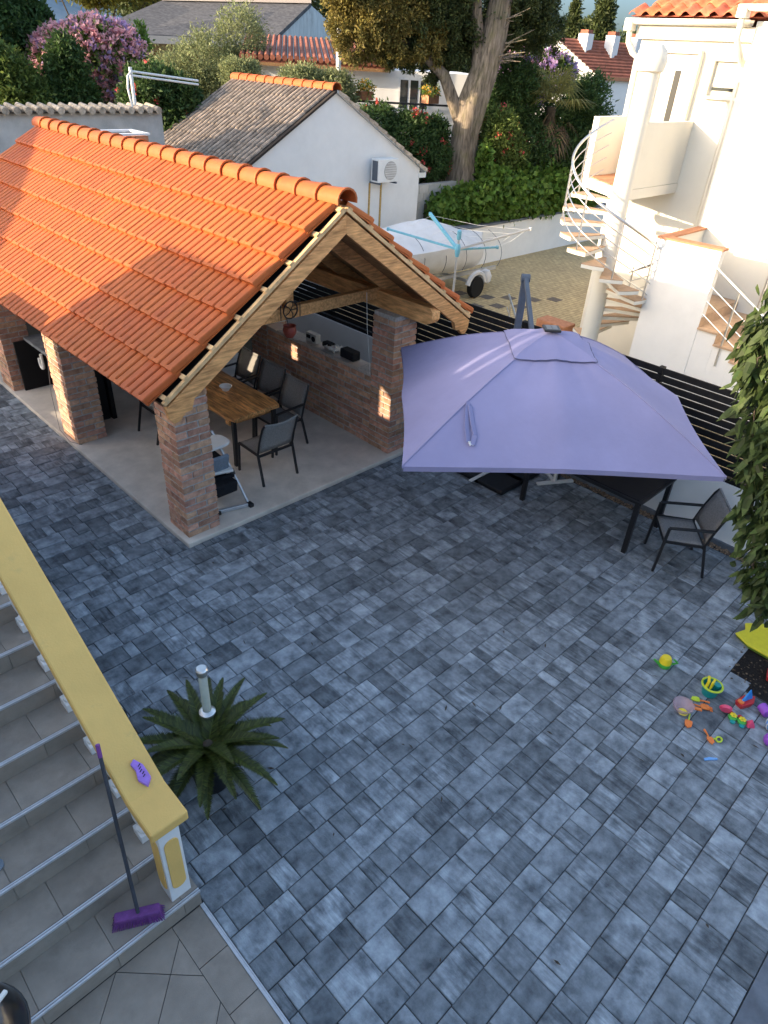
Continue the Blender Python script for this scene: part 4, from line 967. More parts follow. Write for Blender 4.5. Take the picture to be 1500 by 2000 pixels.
o = MB().lathe([(.035,-.05),(.045,-.045),(.045,.045),(.035,.05)], (5.47,.38,.045), 18, (.6,.8,0)).build('toy_drum', 'toy_violet', at=(5.47,.38,0), smooth=True); toy(o, 'violet toy cylinder lying next to the red boat')
bb = thing('toy_lattice_ball', 'light blue toy ball at the right edge', 'ball', (5.33,.25,0))
MB().lathe([(.07*math.sin(t), .07-.07*math.cos(t)) for t in np.linspace(0.02,PI-.02,13)], (5.33,.25,0), 20).build('ball', 'toy_skyblue', bb, smooth=True)
for k in range(4): MB().tube([(5.33+.072*math.cos(t)*math.cos(k*.785),.25+.072*math.cos(t)*math.sin(k*.785),.07+.072*math.sin(t)) for t in np.linspace(0,2*PI,21)], .005, 5, False).build('rib', 'white_plastic', bb)
o = MB().lathe([(.06*math.sin(t), .06-.06*math.cos(t)) for t in np.linspace(0.02,PI-.02,13)], (5.155,.215,0), 20).build('toy_ball', 'toy_violet', at=(5.155,.215,0), smooth=True); toy(o, 'violet toy ball below the light blue ball', 'ball')
o = MB().prism([(4.57,.52),(4.60,.50),(4.66,.45),(4.67,.46),(4.63,.51),(4.585,.535)], 2, .002, .012).build('toy_fish', 'toy_teal', at=(4.6,.5,0)); o.data.materials[0] = MATS['toy_skyblue']; toy(o, 'tiny turquoise toy fish alone on the pavers')
bd = thing('bodyboard', 'yellow foam bodyboard lying over the planting bed edge', 'bodyboard', (6.6,.72,0))
pts = [(6.27,.98),(6.40,.93),(6.50,.97),(6.62,.86),(6.78,.62),(6.86,.30),(6.84,.10),(6.70,.02),(6.45,.06),(6.28,.24),(6.18,.56),(6.19,.82)]
MB().prism(pts, 2, .035, .055).build('deck', 'board_yellow', bd, bevel=.008)
MB().prism([(6.52+(x-6.52)*.97,.5+(y-.5)*.97) for x,y in pts], 2, .008, .0345).build('underside', 'board_green', bd, bevel=.006)

# a few fallen leaves and twigs on the pavers
mb = MB()
for k in range(46):
    x, y = random.uniform(1.3, 7.2), random.uniform(-.1, 5.6)
    if x > 5.6 and y < .9: continue
    a, l, w_ = random.uniform(0, PI), random.uniform(.012,.04), random.uniform(.004,.011)
    ca, sa = math.cos(a), math.sin(a)
    mb.add([(x-ca*l,y-sa*l,.005),(x+sa*w_,y-ca*w_,.009),(x+ca*l,y+sa*l,.006),(x-sa*w_,y+ca*w_,.010)], [(0,1,2,3)])
lo_ = stuff(mb.build('leaf_litter', 'bark_dark')); lo_['label'] = 'few dark fallen leaves and twigs scattered on the pavers'; lo_['category'] = 'leaf litter'
# ================================================================== WHITE APARTMENT HOUSE WITH SPIRAL STAIR
XF = 12.64
hs = thing('white_house', 'cream-white house with orange roof, balcony and outside stairs beyond the fence', 'house', (13, 4, 0))
MB().box(XF, 19, 5.0, 6.92, -0.05, 5.17).build('wall', 'cream_wall', hs)
MB().box(12.36, 19, -4, 5.0, -0.05, 5.42).build('wing_wall', 'cream_wall', hs)
MB().box(XF-.09, 19, 5.056, 7.0, 5.172, 5.36).build('cornice', 'cream_wall', hs, bevel=.01)
# balcony
MB().prism([(10.94,5.66),(XF-.002,5.66),(XF-.002,6.90),(11.60,6.90),(11.05,6.05)], 2, 3.02, 3.168).build('balcony_slab', 'cream_wall', hs)
MB().prism([(11.0,5.80),(XF-.004,5.80),(XF-.004,6.80),(11.64,6.80),(11.10,6.02)], 2, 3.169, 3.182).build('balcony_floor', 'terracotta', hs)
MB().box(10.98, XF-.003, 5.67, 5.79, 3.17, 4.09).build('parapet', 'cream_wall', hs, bevel=.006)
MB().box(11.62, XF-.003, 6.81, 6.92, 3.17, 4.07).build('parapet', 'cream_wall', hs, bevel=.006)
# door and window
dr = MB().box(XF-.03, XF-.002, 5.83, 6.46, 3.19, 5.0).build('door', 'cream_wall', hs, bevel=.004)
MB().box(XF-.040, XF-.0295, 6.085, 6.185, 4.0, 4.77).build('door_glass', 'door_glass', dr)
MB().bar((XF-.045,5.93,4.10),(XF-.045,5.86,4.10), .02, .018).build('handle', 'steel', dr)
for a, b, c, d in ((5.80,6.50,5.0,5.045),(6.46,6.50,3.19,5.0),(5.79,5.83,3.19,5.0)): MB().box(XF-.11, XF-.003, a, b, c, d).build('door_frame', 'cream_wall', dr)
wn = MB().box(XF-.012, XF-.002, 5.09, 5.55, 4.46, 4.92).build('window', 'beige_shutter', hs)
for k in range(8): MB().box(XF-.020, XF-.0125, 5.10, 5.54, 4.60+.04*k, 4.636+.04*k).build('shutter_slat', 'beige_shutter', wn)
MB().box(XF-.024, XF-.0125, 5.12, 5.52, 4.535, 4.580).build('gap', 'glass_dark', wn)
MB().box(XF-.10, XF-.003, 5.07, 5.60, 4.42, 4.458).box(XF-.10, XF-.003, 5.07, 5.60, 4.922, 4.96).box(XF-.10, XF-.003, 5.55, 5.60, 4.458, 4.922).build('window_frame', 'cream_wall', wn)
# gutter and downpipes
def gutter(x, y0, y1, z):
    n = 9; g = []; 
    for y in (y0, y1):
        for k in range(n): a = PI+PI*k/(n-1); g.append((x+.075*math.cos(a), y, z+.075*math.sin(a)))
    mb = MB().add(g, [(k,k+1,n+k+1,n+k) for k in range(n-1)]); o = mb.build('gutter', 'cream_wall', hs, smooth=True); o.modifiers.new('t','SOLIDIFY').thickness = .008; return o
gutter(XF-.17, 5.12, 7.10, 5.44); gutter(12.10, -3, 5.16, 5.60)
MB().box(XF-.25, XF-.09, 7.02, 7.16, 5.27, 5.44).build('gutter_hopper', 'cream_wall', hs, bevel=.01)
MB().tube([(XF-.17,7.08,5.27),(XF-.17,7.06,5.12),(XF-.12,6.98,4.98),(XF-.06,6.90,4.90),(XF-.06,6.88,3.2)], .045, 10).build('downpipe', 'cream_wall', hs, smooth=True)
MB().box(12.02, 12.20, 5.06, 5.20, 5.44, 5.60).build('gutter_hopper', 'cream_wall', hs, bevel=.01)
MB().tube([(12.11,5.13,5.44),(12.13,5.13,5.20),(12.45,5.12,4.95),(12.58,5.11,4.85),(12.58,5.11,0.0)], .045, 10).build('downpipe', 'cream_wall', hs, smooth=True)
# roof: hipped, individual pan tiles on the visible slope
rf = MB().add([(XF-.16,7.12,5.47),(XF-.16,-3,5.47),(16.0,4.6,7.05),(16.0,-3,7.05),(19.5,7.12,5.47),(19.5,-3,5.47)], [(0,1,3,2),(0,2,4),(2,3,5,4),(0,4,5,1)]).build('roof', 'tile_red', hs)
def pan_mesh():
    v = []; f = []; n = 9
    for t, s, up in ((0,1,.03),(.36,.9,0)):
        for k in range(n):
            u = k/(n-1); h = .05*math.sin(PI*u/.6) if u < .6 else -.018*math.sin(PI*(u-.6)/.4); v.append((u*.23, t, h+up))
    f = [(k,k+1,n+k+1,n+k) for k in range(n-1)]
    b = len(v)
    for k in range(n): x,y,z = v[k]; v.append((x,y+.004,z-.018))
    f += [(b+k,b+k+1,k+1,k) for k in range(n-1)]
    return v, f
pme = rawmesh('tile', *pan_mesh(), 'tile_red'); pme.shade_smooth()
aR = math.atan2(1.58, 3.52); cR, sR = math.cos(aR), math.sin(aR)
eR = Matrix(((0,cR,-sR),(-1,0,0),(0,sR,cR))).to_euler()
for k in range(9):
    for i in range(16):
        x = XF-.20+.315*cR*k; y = 7.13-.225*i
        lim = 7.12-(x-XF+.16)*(7.12-4.6)/3.52
        if y < lim+.05 and y > 3.8: inst('tile', pme, rf, (x-sR*.02, y, 5.455+.315*sR*k+cR*.02+random.uniform(-.003,.003)), eR)
# landing block and stairs going down on the far side
MB().box(10.96, 11.10, 3.98, 4.97, -0.05, 2.59).build('landing_wall', 'white_wall', hs)
MB().box(11.10, 12.36, 4.86, 4.97, -0.05, 2.59).build('landing_side_wall', 'cream_wall', hs)
MB().box(11.10, 12.36, 3.98, 4.86, -0.05, 1.62).build('landing', 'step_stone', hs)
MB().box(10.93, 11.13, 3.95, 5.0, 2.592, 2.62).box(11.131, 12.36, 4.84, 5.0, 2.592, 2.619).build('coping', 'terracotta', hs)
for k in range(7):
    y1 = 3.98-.307*k; z = 1.45-.178*k
    MB().box(10.97, 12.36, y1-.307, y1-.001, -0.05, z-.03).build('step', 'white_wall', hs)
    MB().box(10.93, 12.36, y1-.335, y1-.001, z-.03, z).build('step_tread', 'step_stone', hs)
    MB().box(10.955, 12.36, y1-.012, y1-.0015, z, z+.147).build('riser', 'step_stone', hs)
for k in range(4):                                   # stair railing
    z = (2.35, 2.08, 1.86, 1.66)[k]
    MB().tube([(10.95,3.97,z),(10.95,3.97-2.1,z-1.22)], .02 if k == 0 else .010, 8).build('stair_rail', 'steel', hs, smooth=True)
for y in (3.55, 2.6): MB().tube([(10.955,y,1.2-(3.98-y)*.58),(10.955,y,2.33-(3.97-y)*.58)], .016, 8).build('rail_post', 'steel', hs, smooth=True)
for y in (3.6, 2.9): MB().tube([(12.2,y,1.2-(3.98-y)*.58),(12.2,y,2.42-(3.97-y)*.58)], .018, 8).build('rail_post', 'steel', hs, smooth=True)
MB().tube([(12.2,3.75,2.4),(12.2,1.9,1.33)], .02, 8).build('stair_rail', 'steel', hs, smooth=True)

# spiral staircase
SC = Vector((10.96, 5.78, 0)); SR = 0.86
ss = thing('spiral_staircase', 'white spiral staircase with steel handrail and open treads round a column', 'staircase', SC)
MB().lathe([(.15,-.05),(.15,4.72)], SC, 24).build('column', 'cream_wall', ss, smooth=True)
MB().lathe([(.15,4.72),(.20,4.74),(.225,4.85),(.20,4.98),(.13,5.06),(.0,5.08)], SC, 24).build('column_head', 'cream_wall', ss, smooth=True)
rail = []; NSP = 18
for k in range(NSP):
    a0 = R_(70+22.5*k); a1 = a0+R_(25); z = 3.17-.168*(k+1); n = 5
    poly = [(SC.x+.13*math.cos(a0), SC.y+.13*math.sin(a0))]+[(SC.x+SR*math.cos(a0+(a1-a0)*i/n), SC.y+SR*math.sin(a0+(a1-a0)*i/n)) for i in range(n+1)]+[(SC.x+.13*math.cos(a1), SC.y+.13*math.sin(a1))]
    tr = MB().prism(poly, 2, z-.07, z-.013).build('tread', 'cream_wall', ss, bevel=.008)
    MB().prism(poly, 2, z-.012, z).build('tread_tile', 'step_stone', tr)
    am = (a0+a1)/2
    if k % 2 == 0 and k < 13: MB().tube([(SC.x+(SR-.02)*math.cos(am), SC.y+(SR-.02)*math.sin(am), z-.05),(SC.x+(SR-.02)*math.cos(am), SC.y+(SR-.02)*math.sin(am), z+.90)], .014, 8).build('baluster', 'steel', ss, smooth=True)
for off_, r in ((.92,.022),(.74,.009),(.56,.009),(.38,.009),(.20,.009)):
    pts = [(SC.x+(SR-.02)*math.cos(R_(60+22.5*t)), SC.y+(SR-.02)*math.sin(R_(60+22.5*t)), 3.17-.168*(t+.5)+off_) for t in np.linspace(-.3,13.2,70)]
    MB().tube(pts, r, 8 if r > .01 else 6).build('handrail' if r > .01 else 'rail', 'steel', ss, smooth=True)
o = thing('yard_railing', 'short steel railing standing in the neighbours yard left of the spiral stair', 'railing', (10.6, 6.6, 0))
for (x,y) in ((10.2,6.85),(10.9,7.5)): MB().tube([(x,y,0),(x,y,.95)], .016, 8).build('post', 'steel', o)
for z in (.95,.7,.45,.2): MB().tube([(10.12,6.78,z),(11.3,7.85,z)], .02 if z > .9 else .009, 8).build('rail', 'steel', o)
o = MB().box(12.2, 12.6, 7.0, 7.7, 0, .35).build('planter_box', 'terracotta', at=(12.4,7.3,0), bevel=.02); tag(o, 'low brown box against the house behind the spiral stair', 'box')

# ================================================================== NEIGHBOURS' YARD: wall, boat, clothes dryer
yw = thing('yard_wall', 'low white wall with grey coping under the vine hedge', 'wall', (18, 12.15, 0))
MB().box(14.75, 30, 12.10, 12.28, -.05, 1.0).build('wall_body', 'white_wall', yw)
MB().box(14.75, 30, 12.06, 12.34, 1.002, 1.06).build('coping', 'border_stone', yw, bevel=.008)
bo = thing('covered_boat', 'boat on a trailer under a pale grey tarpaulin', 'boat', (12.7, 11.0, 0))
def hull(n=22, k=16):
    v = []; f = []
    for i in range(n+1):
        t = i/n; x = 10.35+3.95*t; wv = .92*(math.sin(PI*min(1,(t*.72+.28)))**.5); wv *= (1 if t < .85 else 1-.2*(t-.85)/.15)
        top = 1.62+.20*max(0,1-abs(t-.45)/.32)-.40*t**2; keel = .50+.42*(1-t)**3
        ring = [(-1,.34),(-1.03,.62),(-.98,.66),(-.62,.86),(-.22,.985),(0,1.0),(.22,.985),(.62,.86),(.98,.66),(1.03,.62),(1,.34),(.75,.10),(.30,.02),(0,0),(-.30,.02),(-.75,.10)]
        sagk = .05*abs(math.sin(PI*t*6))
        for u, h in ring: v.append((x+.03*math.sin(u*4+i), 11.0+u*wv, keel+(top-keel)*h-sagk*(h > .5)*(abs(u) > .1)*(abs(u) < .99)))
    for i in range(n):
        for j in range(k): a = i*k+j; b = i*k+(j+1)%k; f.append((a,b,b+k,a+k))
    f += [tuple(range(k)), tuple(range(n*k+k-1, n*k-1, -1))]
    return MB().add(v, f)
hull().build('tarpaulin', 'tarp', bo, smooth=True)
for x in (11.2, 11.9, 12.6, 13.3, 13.9):
    MB().tube([(x+.06*math.sin(t*2), 11.0-.955*math.cos(t), 1.06+.60*math.sin(t)-.07*(x-11)) for t in np.linspace(-.35,1.1,9)], .007, 5).build('rope', 'grey_metal', bo)
MB().bar((10.2,10.55,.52),(14.4,10.55,.46), .06, .08).build('trailer_beam', 'alu', bo); MB().bar((10.2,11.45,.52),(14.4,11.45,.46), .06, .08).build('trailer_beam', 'alu', bo)
MB().bar((13.2,10.2,.33),(13.2,11.8,.33), .06, .06).build('axle', 'alu', bo)
for y in (10.16, 11.84):
    wl = MB().lathe([(.13,-.07),(.23,-.07),(.25,-.04),(.25,.04),(.23,.07),(.13,.07)], (13.2,y,.25), 22, (0,1,0)).build('wheel', 'rubber', bo, smooth=True)
    MB().lathe([(.03,-.05),(.13,-.06),(.13,.06),(.03,.05)], (13.2,y,.25), 16, (0,1,0)).build('rim', 'alu', wl, smooth=True)
MB().tube([(13.2+.31*math.cos(t),10.16,.27+.31*math.sin(t)) for t in np.linspace(.2,PI-.2,10)], [.06]*10, 6).build('mudguard', 'tarp', bo, smooth=True)
MB().lathe([(.05,0),(.16,.08),(.18,.22),(.12,.34),(.0,.38)], (13.95,10.5,.12), 12).build('wrapped_motor', 'tarp', bo, smooth=True)
dy = thing('rotary_dryer', 'rotary clothes dryer with pale blue arms in the neighbours yard', 'clothes dryer', (10.88, 8.92, 0)); hb = Vector((10.88,8.92,1.64))
MB().tube([(10.88,8.92,0),(10.88,8.92,1.9)], .024, 10).build('pole', 'alu', dy, smooth=True)
MB().lathe([(.035,-.14),(.055,-.05),(.055,.05),(.035,.10)], hb, 12).build('hub', 'blue_plastic', dy, smooth=True)
MB().lathe([(.03,0),(.045,.03),(.045,.16),(.02,.18)], (10.88,8.92,1.82), 12).build('top_cap', 'blue_plastic', dy, smooth=True)
tips = [Vector((10.43,10.43,1.79)), Vector((11.12,9.93,2.10)), Vector((12.30,8.27,1.99)), Vector((11.98,8.78,1.575))]
for k, t in enumerate(tips):
    MB().bar(hb, t, .042, .062 if k == 1 else .038).build('arm', 'blue_plastic' if k != 2 else 'alu', dy, bevel=.004)
    MB().lathe([(.03,-.03),(.03,.03)], t, 8).build('arm_tip', 'blue_plastic' if k != 2 else 'white_plastic', dy)
for fr_ in (.35,.55,.75,.95):
    for k in range(4):
        a, b = hb.lerp(tips[k],fr_), hb.lerp(tips[[1,2,3,0][k]],fr_); m_ = (a+b)/2-Vector((0,0,.05)); MB().tube([a,m_,b], .0025, 4).build('line', 'white_plastic', dy)

# ================================================================== GARAGE
ga = thing('white_garage', 'small white gabled garage with weathered dark tile roof', 'garage', (11.2, 15, 0))
GX, GZ, GY0, GY1 = 11.17, 4.06, 12.97, 16.75; gsl = .565
MB().prism([(8.35,-.05),(13.98,-.05),(13.98,GZ-gsl*2.81-.06),(GX,GZ-.06),(8.35,GZ-gsl*2.82-.06)], 1, GY0, GY1).build('wall', 'white_wall', ga)
for s in (-1,1):
    xe = GX+s*3.0
    MB().add([(GX,GY0-.06,GZ-.05),(xe,GY0-.06,GZ-.05-gsl*3),(xe,GY0-.06,GZ-gsl*3),(GX,GY0-.06,GZ),(GX,GY1+.05,GZ-.05),(xe,GY1+.05,GZ-.05-gsl*3),(xe,GY1+.05,GZ-gsl*3),(GX,GY1+.05,GZ)],
             [(0,1,2,3),(7,6,5,4),(0,4,5,1),(1,5,6,2),(2,6,7,3),(3,7,4,0)]).build('roof', 'roof_gap_shade' if s < 0 else 'white_wall', ga)
gr = [c for c in ga.children if c.name.startswith('roof')][0]
# ribs of rounded tiles down the slope: one object per run, each tile lapping the next
ag = math.atan(gsl); nrun = 24
for i in range(nrun):
    y = GY0-.0+(GY1-GY0)*(i+.5)/nrun; mb = MB()
    for k in range(8):
        t0, t1 = k/8, (k+1.03)/8; p = []
        for t, r, u in ((t0,.040,.0),(t1,.044,.006)):
            x = GX-.05-2.97*min(1,t); z = GZ+.012+u-gsl*(GX-x)+.003*math.sin(i*5.1+k*2.3)
            for j_ in range(6): aa = PI*j_/5; p.append((x-math.sin(ag)*r*math.sin(aa)*1.3, y+r*math.cos(aa), z+math.cos(ag)*r*math.sin(aa)*1.3))
        mb.add(p, [(q,q+1,q+7,q+6) for q in range(5)]+[(6,7,8,9,10,11)])
    mb.build('tile_run', 'roof_grey', gr)
for i in range(11):
    y = GY0-.05+.35*i; inst('ridge_tile', rme, gr, (GX, y, GZ+.02), (0,0,0))
mb = MB()
for k in range(10):                                   # pale verge tiles on the right slope
    t0 = k/10; x = GX+.03+2.97*t0; x1 = x+.31
    mb = MB().add([(x,GY0-.09,GZ-gsl*(x-GX)+.012),(x1,GY0-.09,GZ-gsl*(x1-GX)+.05),(x1,GY0+.14,GZ-gsl*(x1-GX)+.05),(x,GY0+.14,GZ-gsl*(x-GX)+.012),
                   (x,GY0-.09,GZ-gsl*(x-GX)-.06),(x1,GY0-.09,GZ-gsl*(x1-GX)-.04)], [(0,1,2,3),(0,4,5,1)]); mb.build('verge_tile', 'tile_cream', ga)
MB().box(13.95, 14.22, GY0-.02, GY0+.14, GZ-gsl*3.0-.18, GZ-gsl*3.0-.06).build('gutter_end', 'white_plastic', ga, bevel=.01)
ac = thing('air_conditioner', 'outdoor air-conditioning unit on the garage gable', 'air conditioner', (12.5, 12.7, 2.2))
MB().box(12.22, 12.86, 12.62, 12.88, 2.22, 2.72).build('casing', 'white_plastic', ac, bevel=.015)
MB().prism([(12.60+.20*math.cos(t), 2.47+.20*math.sin(t)) for t in np.linspace(0,2*PI,29)[:-1]], 1, 12.606, 12.619).build('fan_grille', 'grey_wall', ac)
for k in range(7):
    z = 2.32+.05*k; hw = math.sqrt(max(0,.19**2-(z-2.47)**2)); MB().bar((12.60-hw,12.602,z),(12.60+hw,12.602,z), .006, .008).build('grille_bar', 'white_plastic', ac)
MB().box(12.216, 12.222, 12.66, 12.84, 2.26, 2.68).build('side_vent', 'grey_metal', ac)
for x in (12.28, 12.80): MB().box(x-.02, x+.02, 12.60, 12.965, 2.18, 2.215).build('bracket', 'grey_metal', ac)
for x, h in ((12.24,1.5),(12.62,1.35)): MB().box(x, x+.05, 12.955, 12.969, 2.18-h, 2.18).build('rust_streak', 'rust', ac)
# block wall right of the garage
o = thing('block_wall', 'grey block wall between the garage and the vine hedge', 'wall', (14.6, 13.4, 0)); MB().box(14.0, 16.2, 13.3, 13.45, 0.9, 1.95).build('wall_body', 'grey_wall', o)
for r in range(5):
    for k in range(6): MB().box(14.02+.36*k+(.18 if r % 2 else 0), 14.37+.36*k+(.18 if r % 2 else 0), 13.285, 13.2995, .92+.205*r, 1.12+.205*r).build('block', 'grey_wall', o)

# ================================================================== GREY WALL AT THE LEFT WITH CAP TILES, PIPE FRAME
gw = thing('grey_wall', 'old grey rendered wall with pale cap tiles behind the gazebo', 'wall', (6, 15, 0))
MB().box(0, 8.12, 14.95, 15.2, -.05, 3.50).build('wall_body', 'grey_wall', gw)
for k in range(26):
    x = 2.9+.2*k; MB().tube([(x+.1,14.82,3.545),(x+.1,15.32,3.60)], [.066,.055], 10).build('cap_tile', 'tile_cream', gw, smooth=True)
MB().box(0, 8.12, 14.86, 15.25, 3.502, 3.53).build('cap_bed', 'bark_dark', gw)
pf = thing('pipe_frame', 'white pipe frame standing above the grey wall', 'pipe', (7.7, 15.1, 3.5))
MB().tube([(7.62,15.08,3.50),(7.62,15.08,4.27)], .035, 8).build('upright', 'white_plastic', pf, smooth=True)
for dz in (0,.07): MB().tube([(7.62,15.08,4.20-dz),(9.2,15.2,4.06-dz)], .02, 8).build('cross_pipe', 'white_plastic', pf, smooth=True)
MB().tube([(7.55,15.05,3.56),(7.50,15.05,3.9),(7.53,15.05,4.12),(7.62,15.05,4.2)], .022, 8).build('bent_pipe', 'white_plastic', pf, smooth=True)
MB().tube([(7.62,15.05,3.53),(7.56,15.03,3.50),(7.55,15.05,3.58)], .03, 8).build('elbow', 'white_plastic', pf, smooth=True)

# ================================================================== BACKGROUND HOUSES
h1 = thing('grey_roofed_house', 'ochre house with low dark slate-coloured roof beyond the olive tree', 'house', (14, 25, 2))
E1 = [Vector((10.9,23.9,4.72)), Vector((15.9,21.6,4.80))]; RG = [Vector((15.0,26.6,5.78)), Vector((18.9,23.3,5.98))]
v = [E1[0],E1[1],RG[1],RG[0]]; nrm = Vector((0,0,.12))
MB().add([*v, *[p+nrm for p in v]], [(0,1,2,3),(7,6,5,4),(0,1,5,4),(1,2,6,5),(2,3,7,6),(3,0,4,7)]).build('roof', 'roof_slate', h1)
MB().bar(RG[0]+Vector((0,0,.15)), RG[1]+Vector((0,0,.15)), .35, .1).build('ridge', 'stone_pale', h1)
MB().bar(E1[0]+Vector((-.05,-.12,.0)), E1[1]+Vector((-.05,-.12,.0)), .18, .2).build('eave_board', 'stone_pale', h1)
W0, W1 = Vector((11.4,24.6,0)), Vector((16.3,22.35,0))
MB().add([(W0.x,W0.y,1.5),(W1.x,W1.y,1.5),(W1.x,W1.y,4.75),(W0.x,W0.y,4.70),(W0.x+3,W0.y+3,1.5),(W1.x+3,W1.y+3,1.5),(W1.x+3,W1.y+3,4.8),(W0.x+3,W0.y+3,4.8)], [(0,1,2,3),(7,6,5,4),(0,4,5,1),(1,5,6,2),(2,6,7,3),(3,7,4,0)]).build('wall', 'ochre_wall', h1)
wd = (W1-W0).normalized(); wn_ = Vector((wd.y,-wd.x,0))
for t, ww in ((1.35,.55),(2.55,.5)):
    c = W0+wd*t+wn_*.03; sh = MB().add([(c.x,c.y,3.3),(c.x+wd.x*ww,c.y+wd.y*ww,3.3),(c.x+wd.x*ww,c.y+wd.y*ww,4.45),(c.x,c.y,4.45)]+[(c.x+wn_.x*.04,c.y+wn_.y*.04,3.3),(c.x+wd.x*ww+wn_.x*.04,c.y+wd.y*ww+wn_.y*.04,3.3),(c.x+wd.x*ww+wn_.x*.04,c.y+wd.y*ww+wn_.y*.04,4.45),(c.x+wn_.x*.04,c.y+wn_.y*.04,4.45)], [(0,1,2,3),(7,6,5,4),(0,4,5,1),(1,5,6,2),(2,6,7,3),(3,7,4,0)]).build('shutter', 'shutter', h1)
    for k in range(9): z = 3.36+.12*k; MB().bar((c.x+wn_.x*.05,c.y+wn_.y*.05,z),(c.x+wd.x*ww+wn_.x*.05,c.y+wd.y*ww+wn_.y*.05,z), .03, .05).build('slat', 'shutter', sh)
h2 = thing('stained_white_house', 'old white gable wall with dark stains beside the red corrugated roof', 'house', (18, 23, 2))
MB().add([(15.95,21.75,1.5),(22.0,25.4,1.5),(22.0,25.4,5.45),(18.9,23.3,6.02),(15.95,21.75,4.85),(15.5,22.4,1.5),(21.4,26.2,1.5),(21.4,26.2,5.4),(18.5,24.1,6.0),(15.5,22.4,4.82)],
         [(0,1,2,3,4),(9,8,7,6,5),(0,5,6,1),(1,6,7,2),(2,7,8,3),(3,8,9,4),(4,9,5,0)]).build('gable_wall', 'old_wall', h2)
def push(root, k):                                     # set a house farther off, larger in the same measure
    root.location = (root.location.x*k, root.location.y*k, 4.75+(root.location.z-4.75)*k); root.scale = (k,k,k)
push(h1, 1.35); push(h2, 1.35)
h3 = thing('balcony_house', 'white house with red corrugated roof and flowered balcony behind the conifer', 'house', (17, 17.5, 2))
q0, q1 = Vector((13.2,19.6,0)), Vector((18.9,15.2,0)); dd = (q1-q0).normalized(); nn_ = Vector((dd.y,-dd.x,0)); back = -nn_
def slab(a, b, z0, z1, d0, d1, m, nme, par): 
    A0, A1, B0, B1 = a-nn_*d0*-1, b-nn_*d0*-1, a-nn_*d1*-1, b-nn_*d1*-1
    return MB().add([(A0.x,A0.y,z0),(A1.x,A1.y,z0),(A1.x,A1.y,z1),(A0.x,A0.y,z1),(B0.x,B0.y,z0),(B1.x,B1.y,z0),(B1.x,B1.y,z1),(B0.x,B0.y,z1)], [(0,1,2,3),(7,6,5,4),(0,4,5,1),(1,5,6,2),(2,6,7,3),(3,7,4,0)]).build(nme, m, par)
Lw = (q1-q0).length
slab(q0, q1, 1.5, 4.36, 0, -4, 'white_wall', 'wall', h3)
MB().tube([(15.0,17.3,3.5),(15.0,17.3,5.62)], .07, 10).build('flue_pipe', 'white_plastic', h3, smooth=True)
# opening with dark panes
f0 = q0+dd*(Lw*.645)
pn = slab(f0, f0+dd*.95, 2.9, 4.2, .02, .04, 'white_paint', 'window', h3)
for k in range(3): slab(f0+dd*(.06+.30*k), f0+dd*(.29+.30*k), 2.96, 4.14, .045, .05, 'glass_dark', 'pane', pn)
# corrugated roof sheets
for k in range(24):
    a = q0+dd*(Lw*.02+.17*k)-nn_*-.35; b = a-nn_*4.2
    MB().tube([(a.x,a.y,4.50),(b.x,b.y,5.02)], .075, 8).build('roof_tile_run', 'tile_far', h3, smooth=True)
slab(q0+dd*.05, q0+dd*4.3, 4.36, 4.45, .30, -4.0, 'tile_far', 'roof_deck', h3)
slab(q0+dd*.05, q0+dd*4.3, 4.30, 4.38, .36, .30, 'wood_plank', 'fascia', h3)
# balcony with railing and flower boxes
slab(q0+dd*2.0, q0+dd*6.2, 2.72, 2.84, 1.6, .02, 'white_wall', 'balcony', h3)
e0, e1 = q0+dd*2.0+nn_*1.58, q0+dd*6.2+nn_*1.58
for z in (3.62,): MB().bar((e0.x,e0.y,z),(e1.x,e1.y,z), .05, .05).build('handrail', 'black_metal', h3)
for k in range(4): MB().bar((e0.x,e0.y,2.95+.17*k),(e1.x,e1.y,2.95+.17*k), .03, .09).build('balcony_board', 'white_paint', h3)
for k in range(5): p = e0.lerp(e1,k/4); MB().bar((p.x,p.y,2.5),(p.x,p.y,3.64), .05, .05).build('post', 'black_metal', h3)
for k, (t, lb) in enumerate(((.12,'terracotta flower box on the balcony rail, leftmost'),(.36,'terracotta flower box with orange flowers in the middle of the balcony rail'),(.80,'terracotta flower box at the right end of the balcony rail'))):
    p = e0.lerp(e1,t); fb = thing('flower_box', lb, 'flower box', (p.x,p.y,3.65), 'flower boxes on the balcony')
    MB().box(p.x-.22, p.x+.22, p.y-.14, p.y+.14, 3.655, 3.86).build('box', 'terracotta', fb, bevel=.01)
    leaf_cloud('foliage', [(p.x,p.y,3.93,.24,.18,.14)], 500, .07, 'leaf_vine', fb, per=10, spread=.4)
    leaf_cloud('blossom', [(p.x,p.y,3.97,.24,.18,.12)], 130, .06, 'flower_orange', fb, asp=.8, per=5, spread=.3)
